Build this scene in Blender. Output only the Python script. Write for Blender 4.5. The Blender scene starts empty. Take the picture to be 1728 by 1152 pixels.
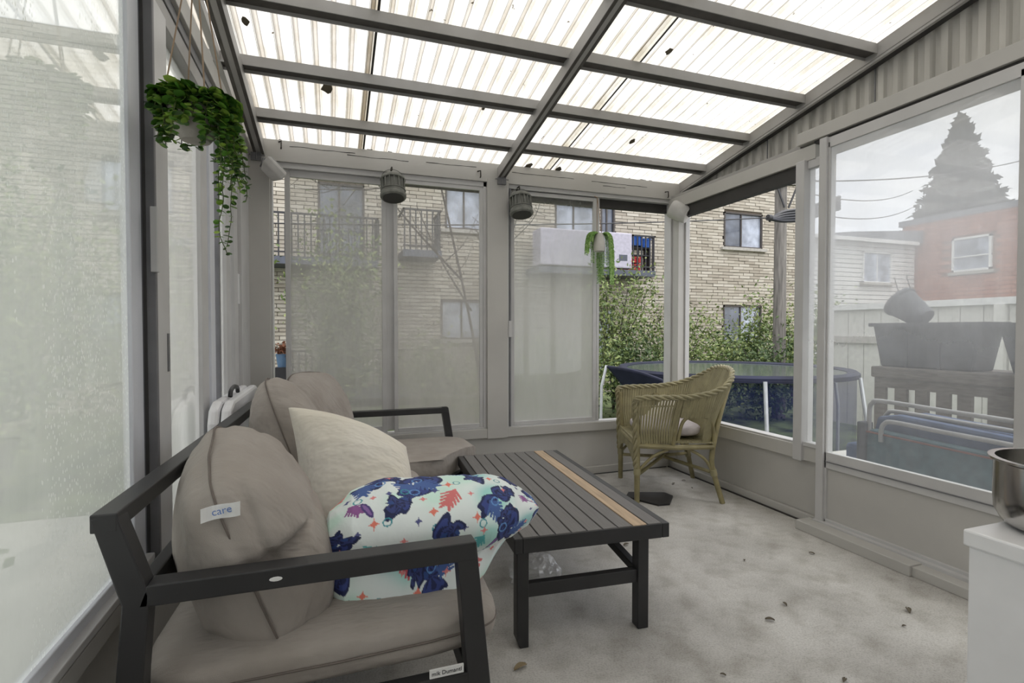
import bpy, math, random
import numpy as np
from mathutils import Vector, Matrix, Euler, noise
random.seed(7)
rng = np.random.default_rng(7)
PI = math.pi
S = bpy.context.scene
COL = S.collection

# ---------------------------------------------------------------- camera
def rot_from(yaw, pitch):
    cy, sy = math.cos(yaw), math.sin(yaw)
    f = Vector((sy*math.cos(pitch), cy*math.cos(pitch), math.sin(pitch)))
    r = Vector((cy, -sy, 0)); u = r.cross(f)
    return Matrix(((r.x, u.x, -f.x), (r.y, u.y, -f.y), (r.z, u.z, -f.z)))
cam_d = bpy.data.cameras.new('camera'); cam = bpy.data.objects.new('camera', cam_d); COL.objects.link(cam)
cam_d.sensor_width = 36; cam_d.lens = 873/1728*36; cam_d.clip_start = .02; cam_d.clip_end = 500
cam.matrix_world = Matrix.Translation((0, 0, 1.13)) @ rot_from(math.radians(19.14), math.radians(-1.24)).to_4x4()
S.camera = cam

# ---------------------------------------------------------------- world, overcast sky
W = bpy.data.worlds.new('overcast'); S.world = W; W.use_nodes = True
wn, wl = W.node_tree.nodes, W.node_tree.links
wn.clear()
o_ = wn.new('ShaderNodeOutputWorld'); bg = wn.new('ShaderNodeBackground'); wl.new(bg.outputs[0], o_.inputs[0])
tc = wn.new('ShaderNodeTexCoord'); nz = wn.new('ShaderNodeTexNoise'); nz.inputs['Scale'].default_value = 2.2; nz.inputs['Detail'].default_value = 5
mp = wn.new('ShaderNodeMapping'); mp.inputs['Scale'].default_value = (1, 1, 2.6)
wl.new(tc.outputs['Generated'], mp.inputs[0]); wl.new(mp.outputs[0], nz.inputs['Vector'])
cr = wn.new('ShaderNodeValToRGB'); wl.new(nz.outputs['Fac'], cr.inputs[0])
cr.color_ramp.elements[0].position = .35; cr.color_ramp.elements[0].color = (.80, .83, .92, 1)
cr.color_ramp.elements[1].position = .62; cr.color_ramp.elements[1].color = (1, .99, .97, 1)
wl.new(cr.outputs[0], bg.inputs['Color']); bg.inputs['Strength'].default_value = 1.35
sun_d = bpy.data.lights.new('sun', 'SUN'); sun_d.energy = 1.15; sun_d.angle = math.radians(35); sun_d.color = (1, .97, .92)
sun = bpy.data.objects.new('sun', sun_d); COL.objects.link(sun); sun.rotation_euler = (math.radians(28), math.radians(16), 0)

S.view_settings.view_transform = 'Standard'; S.view_settings.look = 'None'
S.view_settings.exposure = 0.55; S.view_settings.gamma = 1; S.view_settings.use_curve_mapping = False
S.cycles.use_denoising = True
S.cycles.transparent_max_bounces = 32; S.cycles.max_bounces = 10; S.cycles.diffuse_bounces = 5
S.cycles.sample_clamp_indirect = 8; S.cycles.caustics_reflective = False; S.cycles.caustics_refractive = False

# ---------------------------------------------------------------- materials
def srgb(r, g, b):
    f = lambda c: (c/255/12.92) if c/255 <= .04045 else ((c/255+.055)/1.055)**2.4
    return (f(r), f(g), f(b), 1)
class NT:
    def __init__(s, name):
        s.m = bpy.data.materials.new(name); s.m.use_nodes = True
        s.n, s.l = s.m.node_tree.nodes, s.m.node_tree.links
        s.b = s.n.get('Principled BSDF'); s.out = s.n.get('Material Output')
    def add(s, t, **kw):
        nd = s.n.new('ShaderNode'+t)
        for k, v in kw.items():
            if k in nd.inputs: nd.inputs[k].default_value = v
            else: setattr(nd, k, v)
        return nd
    def tex(s, scale, detail=4, coord='Object', kind='TexNoise', stretch=None, rough=.5):
        t = s.add('TexCoord'); nd = s.add(kind); nd.inputs['Scale'].default_value = scale
        if kind == 'TexNoise': nd.inputs['Detail'].default_value = detail; nd.inputs['Roughness'].default_value = rough
        src = t.outputs[coord]
        if stretch:
            mp = s.add('Mapping'); mp.inputs['Scale'].default_value = stretch; s.l.new(src, mp.inputs[0]); src = mp.outputs[0]
        s.l.new(src, nd.inputs['Vector']); return nd
    def ramp(s, src, p0, c0, p1, c1):
        r = s.add('ValToRGB'); e = r.color_ramp.elements
        e[0].position = p0; e[0].color = c0; e[1].position = p1; e[1].color = c1
        s.l.new(src, r.inputs[0]); return r.outputs[0]
    def bump(s, src, strength=.2, dist=.01):
        b = s.add('Bump'); b.inputs['Strength'].default_value = strength; b.inputs['Distance'].default_value = dist
        s.l.new(src, b.inputs['Height']); s.l.new(b.outputs[0], s.b.inputs['Normal'])
def simple(name, c, rough=.5, metal=0, var=.08, scale=12, bump=0, bscale=80, bdist=.002, spec=.5, stretch=None, coord='Object'):
    t = NT(name); c = c if len(c) == 4 else (*c, 1)
    n = t.tex(scale, 5, coord=coord, stretch=stretch)
    d = tuple(max(0, x*(1-var*2)) for x in c[:3])+(1,); u = tuple(min(1, x*(1+var)) for x in c[:3])+(1,)
    t.l.new(t.ramp(n.outputs['Fac'], .3, d, .7, u), t.b.inputs['Base Color'])
    t.b.inputs['Roughness'].default_value = rough; t.b.inputs['Metallic'].default_value = metal
    t.b.inputs['Specular IOR Level'].default_value = spec
    if bump: t.bump(t.tex(bscale, 6, stretch=stretch).outputs['Fac'], bump, bdist)
    return t.m

M_paint = simple('grey_paint', (.50, .488, .465), .55, var=.04, scale=3, bump=.08, bscale=30, bdist=.002)
M_alu = simple('painted_aluminium', (.54, .535, .535), .4, var=.04, scale=5)
M_alu_blue = simple('white_aluminium', (.68, .70, .76), .35, var=.03, scale=5)
M_track = simple('dark_track', (.035, .033, .032), .6)
M_track2 = simple('grey_track', (.17, .17, .18), .5)
M_beam = simple('beam_paint', (.36, .35, .34), .5, var=.06, scale=4)
M_dark = simple('charcoal_metal', (.026, .026, .028), .40, var=.1, scale=6, bump=.05, bscale=200, bdist=.0005)
M_slat = simple('table_slat_grey', (.16, .152, .148), .55, var=.08, scale=8, bump=.1, bscale=60, stretch=(30, 1, 1))
M_wood = simple('pale_wood', (.50, .37, .25), .6, var=.12, scale=5, stretch=(12, 1, 12))
M_white = simple('white_plastic', (.80, .80, .82), .35, var=.02)
M_black = simple('black_plastic', (.02, .02, .022), .4)
M_lampw = simple('lamp_grey_white', (.55, .54, .53), .45)
M_lantern = simple('aged_grey_metal', (.19, .195, .175), .6, var=.2, scale=30, bump=.2)
M_rope = simple('jute_rope', (.33, .24, .17), .9, bump=.4, bscale=200)
M_potg = simple('pale_ceramic', (.60, .58, .54), .5)
M_soil = simple('potting_soil', (.05, .035, .025), .95)
M_hook = simple('hook_iron', (.04, .035, .03), .5, metal=.5)

def fabric(name, c, c2, wr=.35, sc=7):
    t = NT(name)
    n = t.tex(sc, 4); t.l.new(t.ramp(n.outputs['Fac'], .3, c2, .7, c), t.b.inputs['Base Color'])
    t.b.inputs['Roughness'].default_value = .85; t.b.inputs['Specular IOR Level'].default_value = .25
    a = t.tex(6, 3, stretch=(1, 3.2, 1.4), rough=.6); b = t.tex(900, 2)
    m = t.add('Math', operation='MULTIPLY_ADD'); t.l.new(b.outputs['Fac'], m.inputs[0]); m.inputs[1].default_value = .05; t.l.new(a.outputs['Fac'], m.inputs[2])
    t.bump(m.outputs[0], wr, .045); return t.m
M_taupe = fabric('taupe_cushion_fabric', (.41, .375, .345, 1), (.345, .31, .28, 1), .5)
M_cream = fabric('cream_cotton', (.82, .78, .71, 1), (.76, .71, .61, 1), .6, 4)
M_seatpad = fabric('mauve_white_fabric', (.60, .55, .56, 1), (.45, .41, .43, 1), .4, 9)
M_seam = simple('cushion_seam', (.16, .135, .12), .8)

def concrete():
    t = NT('worn_concrete')
    a = t.tex(2.2, 8, rough=.65); b = t.tex(140, 8, rough=.85); c = t.tex(9, 6)
    base = t.ramp(a.outputs['Fac'], .35, (.40, .385, .36, 1), .62, (.585, .57, .545, 1))
    sp = t.ramp(b.outputs['Fac'], .36, (.45, .44, .42, 1), .52, (1, 1, 1, 1))
    mx = t.add('MixRGB', blend_type='MULTIPLY'); mx.inputs[0].default_value = .75
    t.l.new(base, mx.inputs[1]); t.l.new(sp, mx.inputs[2])
    st = t.ramp(c.outputs['Fac'], .32, (.66, .64, .60, 1), .52, (1, 1, 1, 1))
    m2 = t.add('MixRGB', blend_type='MULTIPLY'); m2.inputs[0].default_value = .6; t.l.new(mx.outputs[0], m2.inputs[1]); t.l.new(st, m2.inputs[2])
    t.l.new(m2.outputs[0], t.b.inputs['Base Color']); t.b.inputs['Roughness'].default_value = .8
    t.bump(b.outputs['Fac'], .3, .003); return t.m
M_conc = concrete()

PITCH = .0835
def roof_mat():
    t = NT('translucent_corrugated_plastic')
    t.n.remove(t.b)
    tr = t.add('BsdfTranslucent'); df = t.add('BsdfDiffuse'); mx = t.add('MixShader'); mx.inputs[0].default_value = .22
    co = t.add('TexCoord'); sx = t.add('SeparateXYZ'); t.l.new(co.outputs['Object'], sx.inputs[0])
    # dark lines and a darker band run along each rib
    dv = t.add('Math', operation='MULTIPLY'); dv.inputs[1].default_value = 1/PITCH; t.l.new(sx.outputs[0], dv.inputs[0])
    wob = t.tex(1.6, 4, stretch=(1, 3, 1)); ad = t.add('Math', operation='MULTIPLY_ADD'); ad.inputs[1].default_value = .12
    t.l.new(wob.outputs['Fac'], ad.inputs[0]); t.l.new(dv.outputs[0], ad.inputs[2])
    fr = t.add('Math', operation='FRACT'); t.l.new(ad.outputs[0], fr.inputs[0])
    r = t.add('ValToRGB'); e = r.color_ramp.elements; t.l.new(fr.outputs[0], r.inputs[0])
    w = (1, 1, 1, 1); e[0].position = 0; e[0].color = w; e[1].position = 1; e[1].color = w
    for p, c in ((.05, w), (.075, (.20, .185, .165, 1)), (.105, w), (.135, (.34, .32, .295, 1)), (.17, (.66, .63, .59, 1)), (.33, (.60, .57, .53, 1)), (.37, (.22, .205, .185, 1)), (.41, w)):
        x = e.new(p); x.color = c
    n = t.tex(3, 7, rough=.7); blot = t.ramp(n.outputs['Fac'], .38, (.80, .77, .70, 1), .60, (1, 1, 1, 1))
    n2 = t.tex(22, 3, kind='TexNoise'); spots = t.ramp(n2.outputs['Fac'], .255, (.15, .13, .1, 1), .275, (1, 1, 1, 1))
    m1 = t.add('MixRGB', blend_type='MULTIPLY'); m1.inputs[0].default_value = 1; t.l.new(r.outputs[0], m1.inputs[1]); t.l.new(blot, m1.inputs[2])
    m2 = t.add('MixRGB', blend_type='MULTIPLY'); m2.inputs[0].default_value = 1; t.l.new(m1.outputs[0], m2.inputs[1]); t.l.new(spots, m2.inputs[2])
    m3 = t.add('MixRGB', blend_type='MULTIPLY'); m3.inputs[0].default_value = 1; t.l.new(m2.outputs[0], m3.inputs[1]); m3.inputs[2].default_value = (.97, .955, .915, 1)
    t.l.new(m3.outputs[0], tr.inputs[0]); t.l.new(m3.outputs[0], df.inputs[0])
    t.l.new(tr.outputs[0], mx.inputs[1]); t.l.new(df.outputs[0], mx.inputs[2]); t.l.new(mx.outputs[0], t.out.inputs[0]); return t.m
M_roof = roof_mat()
M_gable = simple('gable_corrugated_paint', (.54, .525, .49), .5, var=.12, scale=6, stretch=(1, 1, .3))

def glass(name, h0, h1, z0, z1, col=(.72, .72, .71, 1), drops=0, stretch=(1, 1, .5), refl=1., streak=.25):
    """haze amount h0 below z0 to h1 above z1"""
    t = NT(name); t.n.remove(t.b)
    tp = t.add('BsdfTransparent'); tp.inputs[0].default_value = (.97, .98, .97, 1)
    tr = t.add('BsdfTranslucent'); df = t.add('BsdfDiffuse')
    tr.inputs[0].default_value = col; df.inputs[0].default_value = col
    hz = t.add('MixShader'); hz.inputs[0].default_value = .35; t.l.new(tr.outputs[0], hz.inputs[1]); t.l.new(df.outputs[0], hz.inputs[2])
    g = t.add('NewGeometry'); sx = t.add('SeparateXYZ'); t.l.new(g.outputs['Position'], sx.inputs[0])
    mr = t.add('MapRange'); mr.interpolation_type = 'SMOOTHSTEP'
    mr.inputs['From Min'].default_value = z0; mr.inputs['From Max'].default_value = z1; mr.inputs['To Min'].default_value = h0; mr.inputs['To Max'].default_value = h1
    n = t.tex(1.6, 6, rough=.6, stretch=stretch)
    wob = t.add('Math', operation='MULTIPLY_ADD'); wob.inputs[1].default_value = .7; t.l.new(n.outputs['Fac'], wob.inputs[0]); t.l.new(sx.outputs[2], wob.inputs[2])
    sb = t.add('Math', operation='SUBTRACT'); sb.inputs[1].default_value = .35; t.l.new(wob.outputs[0], sb.inputs[0]); t.l.new(sb.outputs[0], mr.inputs['Value'])
    fac = mr.outputs[0]
    s2 = t.tex(6, 6, rough=.7, stretch=(1.6, 1.6, .35))
    m = t.add('Math', operation='MULTIPLY_ADD'); m.inputs[1].default_value = streak
    m.use_clamp = True
    t.l.new(s2.outputs['Fac'], m.inputs[0]); s = t.add('Math', operation='SUBTRACT'); t.l.new(fac, s.inputs[0]); s.inputs[1].default_value = streak*.5; t.l.new(s.outputs[0], m.inputs[2]); fac = m.outputs[0]
    if drops:
        v = t.tex(70, kind='TexVoronoi', stretch=(1, 1.6, .9)); dm = t.add('Math', operation='LESS_THAN'); dm.inputs[1].default_value = .27; t.l.new(v.outputs['Distance'], dm.inputs[0])
        n3 = t.tex(2.3, 4, stretch=(1, 2, .4)); gt = t.add('Math', operation='GREATER_THAN'); gt.inputs[1].default_value = .47; t.l.new(n3.outputs['Fac'], gt.inputs[0])
        mu = t.add('Math', operation='MULTIPLY'); t.l.new(dm.outputs[0], mu.inputs[0]); t.l.new(gt.outputs[0], mu.inputs[1])
        m4 = t.add('Math', operation='MULTIPLY_ADD'); m4.inputs[1].default_value = drops; m4.use_clamp = True; t.l.new(mu.outputs[0], m4.inputs[0]); t.l.new(fac, m4.inputs[2]); fac = m4.outputs[0]
    nb = t.add('Math', operation='SUBTRACT'); nb.inputs[0].default_value = 1; t.l.new(g.outputs['Backfacing'], nb.inputs[1])
    fb = t.add('Math', operation='MULTIPLY'); t.l.new(fac, fb.inputs[0]); t.l.new(nb.outputs[0], fb.inputs[1]); fac = fb.outputs[0]   # the film of haze lies on the outer skin of the pane only
    m1 = t.add('MixShader'); t.l.new(fac, m1.inputs[0]); t.l.new(tp.outputs[0], m1.inputs[1]); t.l.new(hz.outputs[0], m1.inputs[2])
    gl = t.add('BsdfGlossy'); gl.inputs['Roughness'].default_value = .03; gl.inputs['Color'].default_value = (1, 1, 1, 1)
    fr = t.add('Fresnel'); fr.inputs['IOR'].default_value = 1.4
    fm = t.add('Math', operation='MULTIPLY'); fm.inputs[1].default_value = refl; t.l.new(fr.outputs[0], fm.inputs[0])
    f2 = t.add('Math', operation='MULTIPLY'); t.l.new(fm.outputs[0], f2.inputs[0]); t.l.new(nb.outputs[0], f2.inputs[1])
    m2 = t.add('MixShader'); t.l.new(f2.outputs[0], m2.inputs[0]); t.l.new(m1.outputs[0], m2.inputs[1]); t.l.new(gl.outputs[0], m2.inputs[2])
    t.l.new(m2.outputs[0], t.out.inputs[0]); return t.m
G_left = glass('condensation_glass', .74, .78, .2, 1.9, (.64, .66, .62, 1), drops=.6, refl=1.7)
G_left2 = glass('haze_and_reflection_glass', .84, .74, .4, 2.0, (.76, .755, .74, 1), refl=1.5)  # pale haze colour also stands for the bright reflection in these panes
G_backA = glass('fogged_glass', .82, .30, .95, 2.6, (.47, .45, .44, 1), refl=1.5, streak=.4)
G_backB = glass('fogged_glass_mid', .84, .28, .85, 2.4, (.53, .50, .49, 1), refl=1.5, streak=.35)
G_backC = glass('fogged_glass_lavender', .88, .32, 1.1, 2.3, (.58, .57, .56, 1), refl=1.5)
G_right = glass('misty_door_glass', .18, .70, .75, 1.75, (.74, .74, .76, 1), streak=.14, refl=1.5)

def random_island(name, c0, c1, c2, rough=.85, bump=0):
    t = NT(name); g = t.add('NewGeometry'); oi = t.add('ObjectInfo')
    a = t.add('Math', operation='ADD'); t.l.new(g.outputs['Random Per Island'], a.inputs[0]); t.l.new(oi.outputs['Random'], a.inputs[1])
    f = t.add('Math', operation='FRACT'); t.l.new(a.outputs[0], f.inputs[0])
    r = t.add('ValToRGB'); e = r.color_ramp.elements; e[0].color = c0; e[1].color = c2; x = e.new(.5); x.color = c1
    t.l.new(f.outputs[0], r.inputs[0])
    n = t.tex(25, 4, coord='Generated'); mx = t.add('MixRGB', blend_type='MULTIPLY'); mx.inputs[0].default_value = .35
    t.l.new(r.outputs[0], mx.inputs[1]); t.l.new(n.outputs['Fac'], mx.inputs[2]); t.l.new(mx.outputs[0], t.b.inputs['Base Color'])
    t.b.inputs['Roughness'].default_value = rough
    return t.m
M_brick = random_island('buff_brick', (.44, .39, .325, 1), (.55, .50, .42, 1), (.66, .61, .53, 1))
M_mortar = simple('dark_mortar', (.20, .165, .13), .95)
M_leafsh = random_island('shrub_leaf', (.10, .16, .05, 1), (.20, .27, .08, 1), (.36, .40, .16, 1), .6)
M_leafdk = random_island('dark_leaf', (.03, .06, .02, 1), (.07, .12, .04, 1), (.16, .22, .07, 1), .6)
M_leafcon = random_island('conifer_needles', (.02, .035, .03, 1), (.04, .055, .045, 1), (.07, .085, .07, 1), .8)
M_leafhang = random_island('string_leaf', (.012, .05, .01, 1), (.10, .26, .03, 1), (.36, .52, .09, 1), .4)
M_fern = random_island('bright_frond', (.14, .34, .05, 1), (.28, .52, .10, 1), (.55, .75, .30, 1), .5)
M_bark = simple('bark', (.07, .06, .052), .9, var=.3, bump=.4)
M_polew = simple('weathered_pole', (.22, .205, .19), .9, var=.25, scale=5, stretch=(6, 6, .5))
M_siding = simple('white_siding', (.72, .72, .72), .6)
M_redbr = random_island('red_brick', (.42, .16, .10, 1), (.50, .20, .13, 1), (.56, .25, .17, 1))
M_winglass = simple('far_window_glass', (.10, .115, .15), .08, var=.4, scale=2, spec=.9)
M_winglass2 = simple('far_window_pale_glass', (.42, .46, .56), .1, var=.3, scale=2, spec=.9)
M_winframe = simple('far_window_frame', (.07, .06, .055), .6)
M_winwhite = simple('white_window_frame', (.8, .8, .8), .5)
M_stone = simple('sill_stone', (.42, .40, .37), .8)
M_rail = simple('black_railing', (.03, .03, .035), .5)
M_balc = simple('balcony_steel', (.09, .10, .13), .6)
M_blue = simple('blue_crate_plastic', (.03, .14, .55), .45)
M_red = simple('red_crate_plastic', (.55, .03, .03), .45)
M_lav = simple('lavender_white_sheet', (.47, .45, .54), .6)
M_navy = simple('navy_vinyl', (.018, .021, .045), .6, var=.2, scale=4, spec=.25)
M_greyrail = simple('dull_grey_tube', (.27, .27, .275), .35)
M_steel = simple('galvanised_steel', (.60, .62, .66), .3, metal=.4)
M_chrome = simple('stainless_steel', (.55, .54, .52), .18, metal=1., var=.05)
M_planter = simple('charcoal_planter', (.06, .065, .075), .75, var=.25, scale=5)
M_brownwood = simple('weathered_brown_wood', (.12, .105, .09), .85, var=.2, stretch=(1, 1, 5))
M_bluecush = simple('faded_blue_canvas', (.07, .10, .18), .85, var=.15)
M_tealcush = simple('faded_teal_canvas', (.06, .11, .13), .85, var=.2)
M_redpipe = simple('rust_red_piping', (.16, .06, .05), .8)
M_grass = simple('lawn', (.13, .17, .07), .95, var=.4, scale=3, bump=.5, bscale=40, bdist=.03)
M_patio = simple('pale_patio', (.50, .49, .46), .9, var=.1, scale=2)
M_fence = simple('pale_fence', (.62, .61, .58), .7, var=.05)
M_roofdk = simple('grey_roofing', (.20, .21, .24), .9)
M_wicker = simple('olive_wicker', (.30, .27, .155), .5, var=.12, scale=14, bump=.5, bscale=120, bdist=.002)
M_wickerd = simple('olive_cane_pole', (.27, .235, .12), .45, var=.15, scale=14)
M_tag = simple('paper_label', (.82, .82, .82), .6)
M_ink = simple('printed_ink', (.05, .05, .06), .7)
M_inkblue = simple('blue_print', (.15, .25, .55), .7)
def netmat():
    t = NT('dark_blue_mesh_net'); t.n.remove(t.b)
    tp = t.add('BsdfTransparent'); df = t.add('BsdfDiffuse'); df.inputs[0].default_value = (.035, .045, .13, 1)
    m = t.add('MixShader'); m.inputs[0].default_value = .36; t.l.new(tp.outputs[0], m.inputs[1]); t.l.new(df.outputs[0], m.inputs[2]); t.l.new(m.outputs[0], t.out.inputs[0]); return t.m
M_net = netmat()
def bagmat():
    t = NT('clear_plastic_film'); t.n.remove(t.b)
    tp = t.add('BsdfTransparent'); df = t.add('BsdfDiffuse'); df.inputs[0].default_value = (.85, .85, .87, 1); gl = t.add('BsdfGlossy'); gl.inputs['Roughness'].default_value = .15
    m = t.add('MixShader'); m.inputs[0].default_value = .30; t.l.new(tp.outputs[0], m.inputs[1]); t.l.new(df.outputs[0], m.inputs[2])
    m2 = t.add('MixShader'); m2.inputs[0].default_value = .12; t.l.new(m.outputs[0], m2.inputs[1]); t.l.new(gl.outputs[0], m2.inputs[2]); t.l.new(m2.outputs[0], t.out.inputs[0]); return t.m
M_bag = bagmat()

# ---------------------------------------------------------------- mesh helpers
class MB:
    def __init__(s): s.v = []; s.f = []
    def add(s, v, f):
        k = len(s.v); s.v += [tuple(p) for p in v]; s.f += [tuple(i+k for i in q) for q in f]; return s
    def box(s, x0, x1, y0, y1, z0, z1):
        v = [(x, y, z) for z in (z0, z1) for x, y in ((x0, y0), (x1, y0), (x1, y1), (x0, y1))]
        return s.add(v, [(3, 2, 1, 0), (4, 5, 6, 7), (0, 1, 5, 4), (1, 2, 6, 5), (2, 3, 7, 6), (3, 0, 4, 7)])
    def bar(s, a, b, w, h, up=(0, 0, 1)):
        a, b = Vector(a), Vector(b); d = (b-a).normalized(); r = d.cross(Vector(up)).normalized(); u = r.cross(d)
        v = [p+r*i*w/2+u*j*h/2 for p in (a, b) for i, j in ((-1, -1), (1, -1), (1, 1), (-1, 1))]
        return s.add(v, [(3, 2, 1, 0), (4, 5, 6, 7), (0, 1, 5, 4), (1, 2, 6, 5), (2, 3, 7, 6), (3, 0, 4, 7)])
    def prism(s, poly, axis, a, b):
        n = len(poly); mk = {'x': lambda p, t: (t, p[0], p[1]), 'y': lambda p, t: (p[0], t, p[1]), 'z': lambda p, t: (p[0], p[1], t)}[axis]
        v = [mk(p, a) for p in poly]+[mk(p, b) for p in poly]
        return s.add(v, [tuple(range(n)), tuple(range(2*n-1, n-1, -1))]+[(i, i+n, (i+1) % n+n, (i+1) % n) for i in range(n)])
    def tube(s, pts, r, n=8, closed=False):
        pts = [Vector(p) for p in pts]; m = len(pts); rr = r if isinstance(r, (list, tuple)) else [r]*m
        k = len(s.v); prev = None
        for i, p in enumerate(pts):
            if closed: d = pts[(i+1) % m]-pts[i-1]
            else: d = pts[min(i+1, m-1)]-pts[max(i-1, 0)]
            d = d.normalized() if d.length > 1e-9 else Vector((0, 0, 1))
            if prev is None:
                a = Vector((0, 0, 1)) if abs(d.z) < .9 else Vector((1, 0, 0)); u = d.cross(a).normalized()
            else:
                u = prev-d*prev.dot(d); u = u.normalized() if u.length > 1e-6 else d.orthogonal().normalized()
            prev = u; w = d.cross(u)
            for j in range(n):
                t = 2*PI*j/n; s.v.append(tuple(p+(u*math.cos(t)+w*math.sin(t))*rr[i]))
        for i in range(m if closed else m-1):
            for j in range(n):
                a, b = k+i*n+j, k+i*n+(j+1) % n; c, d_ = k+((i+1) % m)*n+(j+1) % n, k+((i+1) % m)*n+j
                s.f.append((a, b, c, d_))
        if not closed:
            s.f.append(tuple(k+j for j in range(n-1, -1, -1))); s.f.append(tuple(k+(m-1)*n+j for j in range(n)))
        return s
    def lathe(s, prof, n=32, c=(0, 0, 0), M=None, caps=True):
        k = len(s.v); m = len(prof)
        for r, z in prof:
            for j in range(n):
                t = 2*PI*j/n; p = Vector((r*math.cos(t), r*math.sin(t), z))
                if M: p = M @ p
                s.v.append((p.x+c[0], p.y+c[1], p.z+c[2]))
        for i in range(m-1):
            for j in range(n):
                s.f.append((k+i*n+j, k+i*n+(j+1) % n, k+(i+1)*n+(j+1) % n, k+(i+1)*n+j))
        if caps: s.f.append(tuple(k+j for j in range(n-1, -1, -1))); s.f.append(tuple(k+(m-1)*n+j for j in range(n)))
        return s
    def grid(s, fn, nu, nv, cu=False, cv=False):
        k = len(s.v); U = nu if cu else nu+1; V = nv if cv else nv+1
        for i in range(U):
            for j in range(V): s.v.append(tuple(fn(i/nu, j/nv)))
        for i in range(nu):
            for j in range(nv):
                s.f.append((k+i*V+j, k+((i+1) % U)*V+j, k+((i+1) % U)*V+(j+1) % V, k+i*V+(j+1) % V))
        return s
    def xf(s, M): s.v = [tuple(M @ Vector(p)) for p in s.v]; return s
    def build(s, name, mat, parent=None, smooth=False, bevel=0, kind=None, label=None, sub=0, angle=40):
        me = bpy.data.meshes.new(name); me.from_pydata(s.v, [], s.f); me.update()
        if mat: me.materials.append(mat)
        if smooth:
            me.polygons.foreach_set('use_smooth', [True]*len(me.polygons))
            if angle and not sub: me.set_sharp_from_angle(angle=math.radians(angle))
        o = bpy.data.objects.new(name, me); COL.objects.link(o)
        if parent: o.parent = parent
        if bevel: b = o.modifiers.new('b', 'BEVEL'); b.width = bevel; b.segments = 2; b.limit_method = 'ANGLE'
        if sub: b = o.modifiers.new('s', 'SUBSURF'); b.levels = sub; b.render_levels = sub
        if kind: o['kind'] = kind
        if label: o['label'] = label
        return o
def B(x0, x1, y0, y1, z0, z1): return MB().box(x0, x1, y0, y1, z0, z1)
def E(name, loc=(0, 0, 0), rz=0, label=None, cat=None, group=None, kind=None):
    o = bpy.data.objects.new(name, None); COL.objects.link(o); o.location = loc; o.rotation_euler.z = rz; o.empty_display_size = .1
    return tag(o, label, cat, group, kind)
def tag(o, label=None, cat=None, group=None, kind=None):
    if label: o['label'] = label
    if cat: o['category'] = cat
    if group: o['group'] = group
    if kind: o['kind'] = kind
    return o
def copy_tree(o, parent=None):
    c = o.copy(); COL.objects.link(c); c.parent = parent
    for ch in list(o.children): copy_tree(ch, c)
    return c
def pts_along(pts, n):
    """Catmull-Rom through pts"""
    P = [Vector(p) for p in pts]; P = [P[0]*2-P[1]]+P+[P[-1]*2-P[-2]]; out = []
    for i in range(1, len(P)-2):
        for k in range(n):
            t = k/n; a, b, c, d = P[i-1:i+3]
            out.append(.5*((2*b)+(c-a)*t+(2*a-5*b+4*c-d)*t*t+(3*b-a-3*c+d)*t**3))
    out.append(P[-2]); return out
def interp(x, xs, ys): return float(np.interp(x, xs, ys))

# ================================================================ SETTING
XL, XR, YB, Y0 = -.50, 2.62, 3.60, -1.3
fl = B(-.62, 2.78, Y0-.1, 3.72, -.12, 0).build('floor', M_conc, kind='structure')
# crack along the back of the slab and stains are in the material; ground outside
B(-30, 45, -12, 45, -.75, -.62).build('floor', M_grass, kind='structure')
B(2.78, 6.2, -2, 4.0, -.62, -.14).build('floor', M_patio, kind='structure')
hw = B(-.75, 2.9, Y0-.15, Y0, -.6, 3.35).build('wall_front', M_siding, kind='structure')

# ---- back wall
wb = E('wall_back', kind='structure')
def st(name, m, x0, x1, y0, y1, z0, z1, parent, bevel=.003, label=None):
    return B(x0, x1, y0, y1, z0, z1).build(name, m, parent, bevel=bevel, label=label)
st('knee_panel', M_paint, -.52, 2.72, 3.63, 3.68, 0, .345, wb)
st('base_rail', M_paint, -.50, 2.62, 3.605, 3.63, .0, .06, wb)
st('sill', M_paint, -.50, 2.72, 3.60, 3.70, .345, .412, wb)
st('header', M_paint, -.50, 2.72, 3.60, 3.70, 2.20, 2.335, wb)
st('post', M_paint, -.50, -.365, 3.58, 3.70, .0, 2.22, wb)
st('post', M_paint, 1.06, 1.215, 3.595, 3.70, .34, 2.22, wb)
st('corner_post', M_paint, 2.645, 2.70, 3.56, 3.70, 0, 2.20, wb)
st('corner_post', M_alu, 2.70, 2.74, 3.50, 3.58, 0, 2.20, wb)
st('corner_post', M_paint, 2.64, 2.70, 3.515, 3.56, 0, 2.15, wb)
MB().tube([(-.5, 3.602, .003), (2.6, 3.602, .003)], .005, 5).build('floor_joint', M_track, wb)
for x0, x1, z in ((-.25, .15, 2.30), (.1, .5, 2.285), (.62, .98, 2.292), (1.25, 1.75, 2.285), (1.9, 2.4, 2.28), (2.0, 2.2, 2.255)):
    MB().tube([(x, 3.5995, z+.006*noise.noise(Vector((x*9, z*50, 0)))) for x in np.linspace(x0, x1, 24)], [.0012+.0022*abs(noise.noise(Vector((x*13, z*9, 4)))) for x in np.linspace(x0, x1, 24)], 4).build('paint_crack', M_track, wb)
for k in range(26):
    x = -.3+k*.11+random.uniform(-.04, .04); B(x, x+random.uniform(.01, .05), 3.62, 3.64, 2.335, 2.335+random.uniform(.003, .012)).build('dirt_clump', M_track, wb)
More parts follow.
